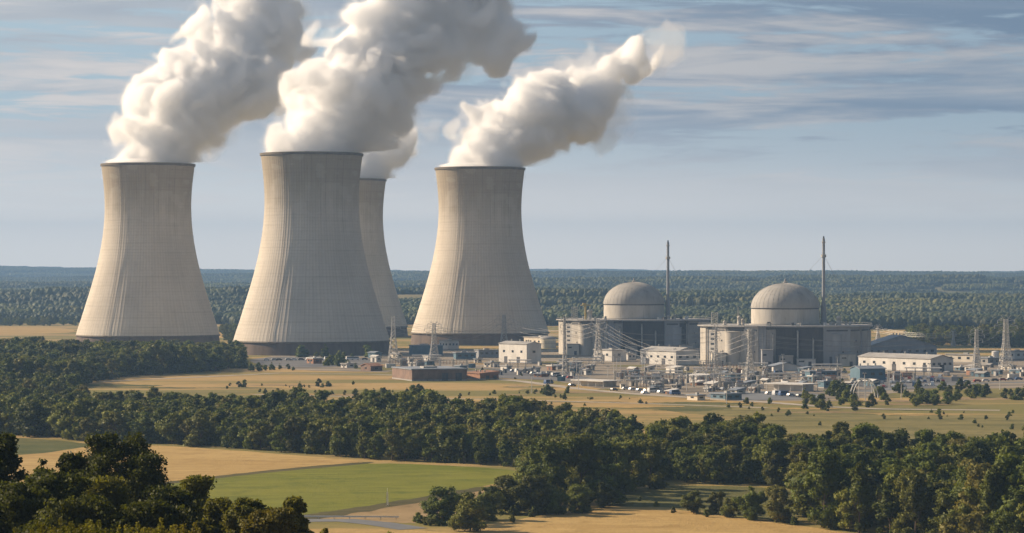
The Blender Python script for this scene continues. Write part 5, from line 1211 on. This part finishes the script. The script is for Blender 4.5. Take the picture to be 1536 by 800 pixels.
    for (iso, _), nm, mt in zip(SHELLS, ('mist', 'veil', 'body', 'core'), ('steam0', 'steam1', 'steam2', 'steam3')):
        V, Q = surface_nets(Fv - iso, lo, h)
        if len(Q) == 0: continue
        lab = np.arange(len(V))                                      # leave out stray specks
        for _ in range(400):
            mn = lab[Q].min(1); new = lab.copy()
            for k in range(4): np.minimum.at(new, Q[:, k], mn)
            new = np.minimum(new, new[new])
            if (new == lab).all(): break
            lab = new
        big = np.bincount(lab, minlength=len(V))[lab] > 1800; Q = Q[big[Q[:, 0]]]
        if len(Q) == 0: continue
        us_ = np.unique(Q); mp_ = np.zeros(len(V), int); mp_[us_] = np.arange(len(us_)); V, Q = V[us_], mp_[Q]
        me = np_mesh(nm, V - np.array([cx, Y0, top]), Q, M[mt]); link(bpy.data.objects.new(nm, me), t)
    return t
import time as _t; _t0 = _t.time()
plume('steam plume rising from the leftmost cooling tower', 222, 2323, .998, [(230, 246, 56, 1), (240, 224, 54, 1), (264, 200, 56, 1), (296, 170, 56, 1), (326, 140, 54, 1), (356, 116, 50, 1), (398, 130, 38, .8), (362, 84, 48, 1), (352, 52, 44, 1), (392, 44, 54, 1), (326, 54, 28, .6), (304, 44, 18, .4), (398, 4, 50, 1), (372, 6, 38, 1), (412, -40, 50, 1), (430, -80, 44, .8), (436, 40, 24, .5), (410, 160, 18, .3)], 11, .6)
plume('steam plume rising from the largest cooling tower', 467.5, 2125, 1.0, [(474, 226, 62, 1), (486, 202, 62, 1), (506, 174, 66, 1), (532, 152, 68, 1), (530, 122, 60, 1), (560, 106, 66, 1), (586, 82, 64, 1), (566, 182, 42, .8), (596, 146, 44, .7), (580, 206, 22, .4), (580, 48, 56, 1), (622, 52, 66, 1), (618, 14, 70, 1), (668, 12, 62, .9), (640, 104, 40, .5), (676, 84, 32, .36), (650, -40, 80, 1), (722, 40, 40, .6), (746, 40, 40, .55), (738, 68, 34, .5), (768, 58, 24, .4), (734, 12, 28, .4), (620, 176, 22, .3)], 12, .3)
plume('steam plume rising from the rightmost cooling tower', 720, 2415, 1.0, [(724, 246, 54, 1), (734, 226, 52, 1), (754, 204, 52, 1), (784, 184, 52, 1), (816, 168, 48, 1), (846, 162, 44, .9), (840, 196, 30, .6), (876, 170, 40, .7), (798, 208, 34, .8), (826, 132, 32, .8), (862, 122, 28, .5), (900, 134, 36, .55), (915, 170, 34, .26), (893, 196, 26, .25), (930, 112, 32, .5), (958, 96, 27, .45), (986, 86, 25, .42), (1002, 58, 22, .36), (972, 70, 26, .3), (880, 92, 26, .24), (935, 150, 32, .22), (850, 96, 18, .25)], 13, 1.0)
plume('faint steam plume from the tower half hidden behind the largest one', 519, 2707, 1.0, [(524, 262, 52, 1), (546, 246, 40, .8), (568, 236, 34, .5), (588, 224, 26, .4), (604, 240, 20, .3), (600, 208, 22, .33), (620, 198, 16, .28)], 14, 1.0, h=2.6)
print('plumes', round(_t.time() - _t0, 1))

# ------------------------------------------------------------------ air
hm = vol_mat('haze_air', 8.2e-5, (.27, .47, .80), .1)
b = MB(); b.box((0, 8900, 194.25), (26000, 19800, 391.5)); b.build('haze', hm, None, kind='stuff')
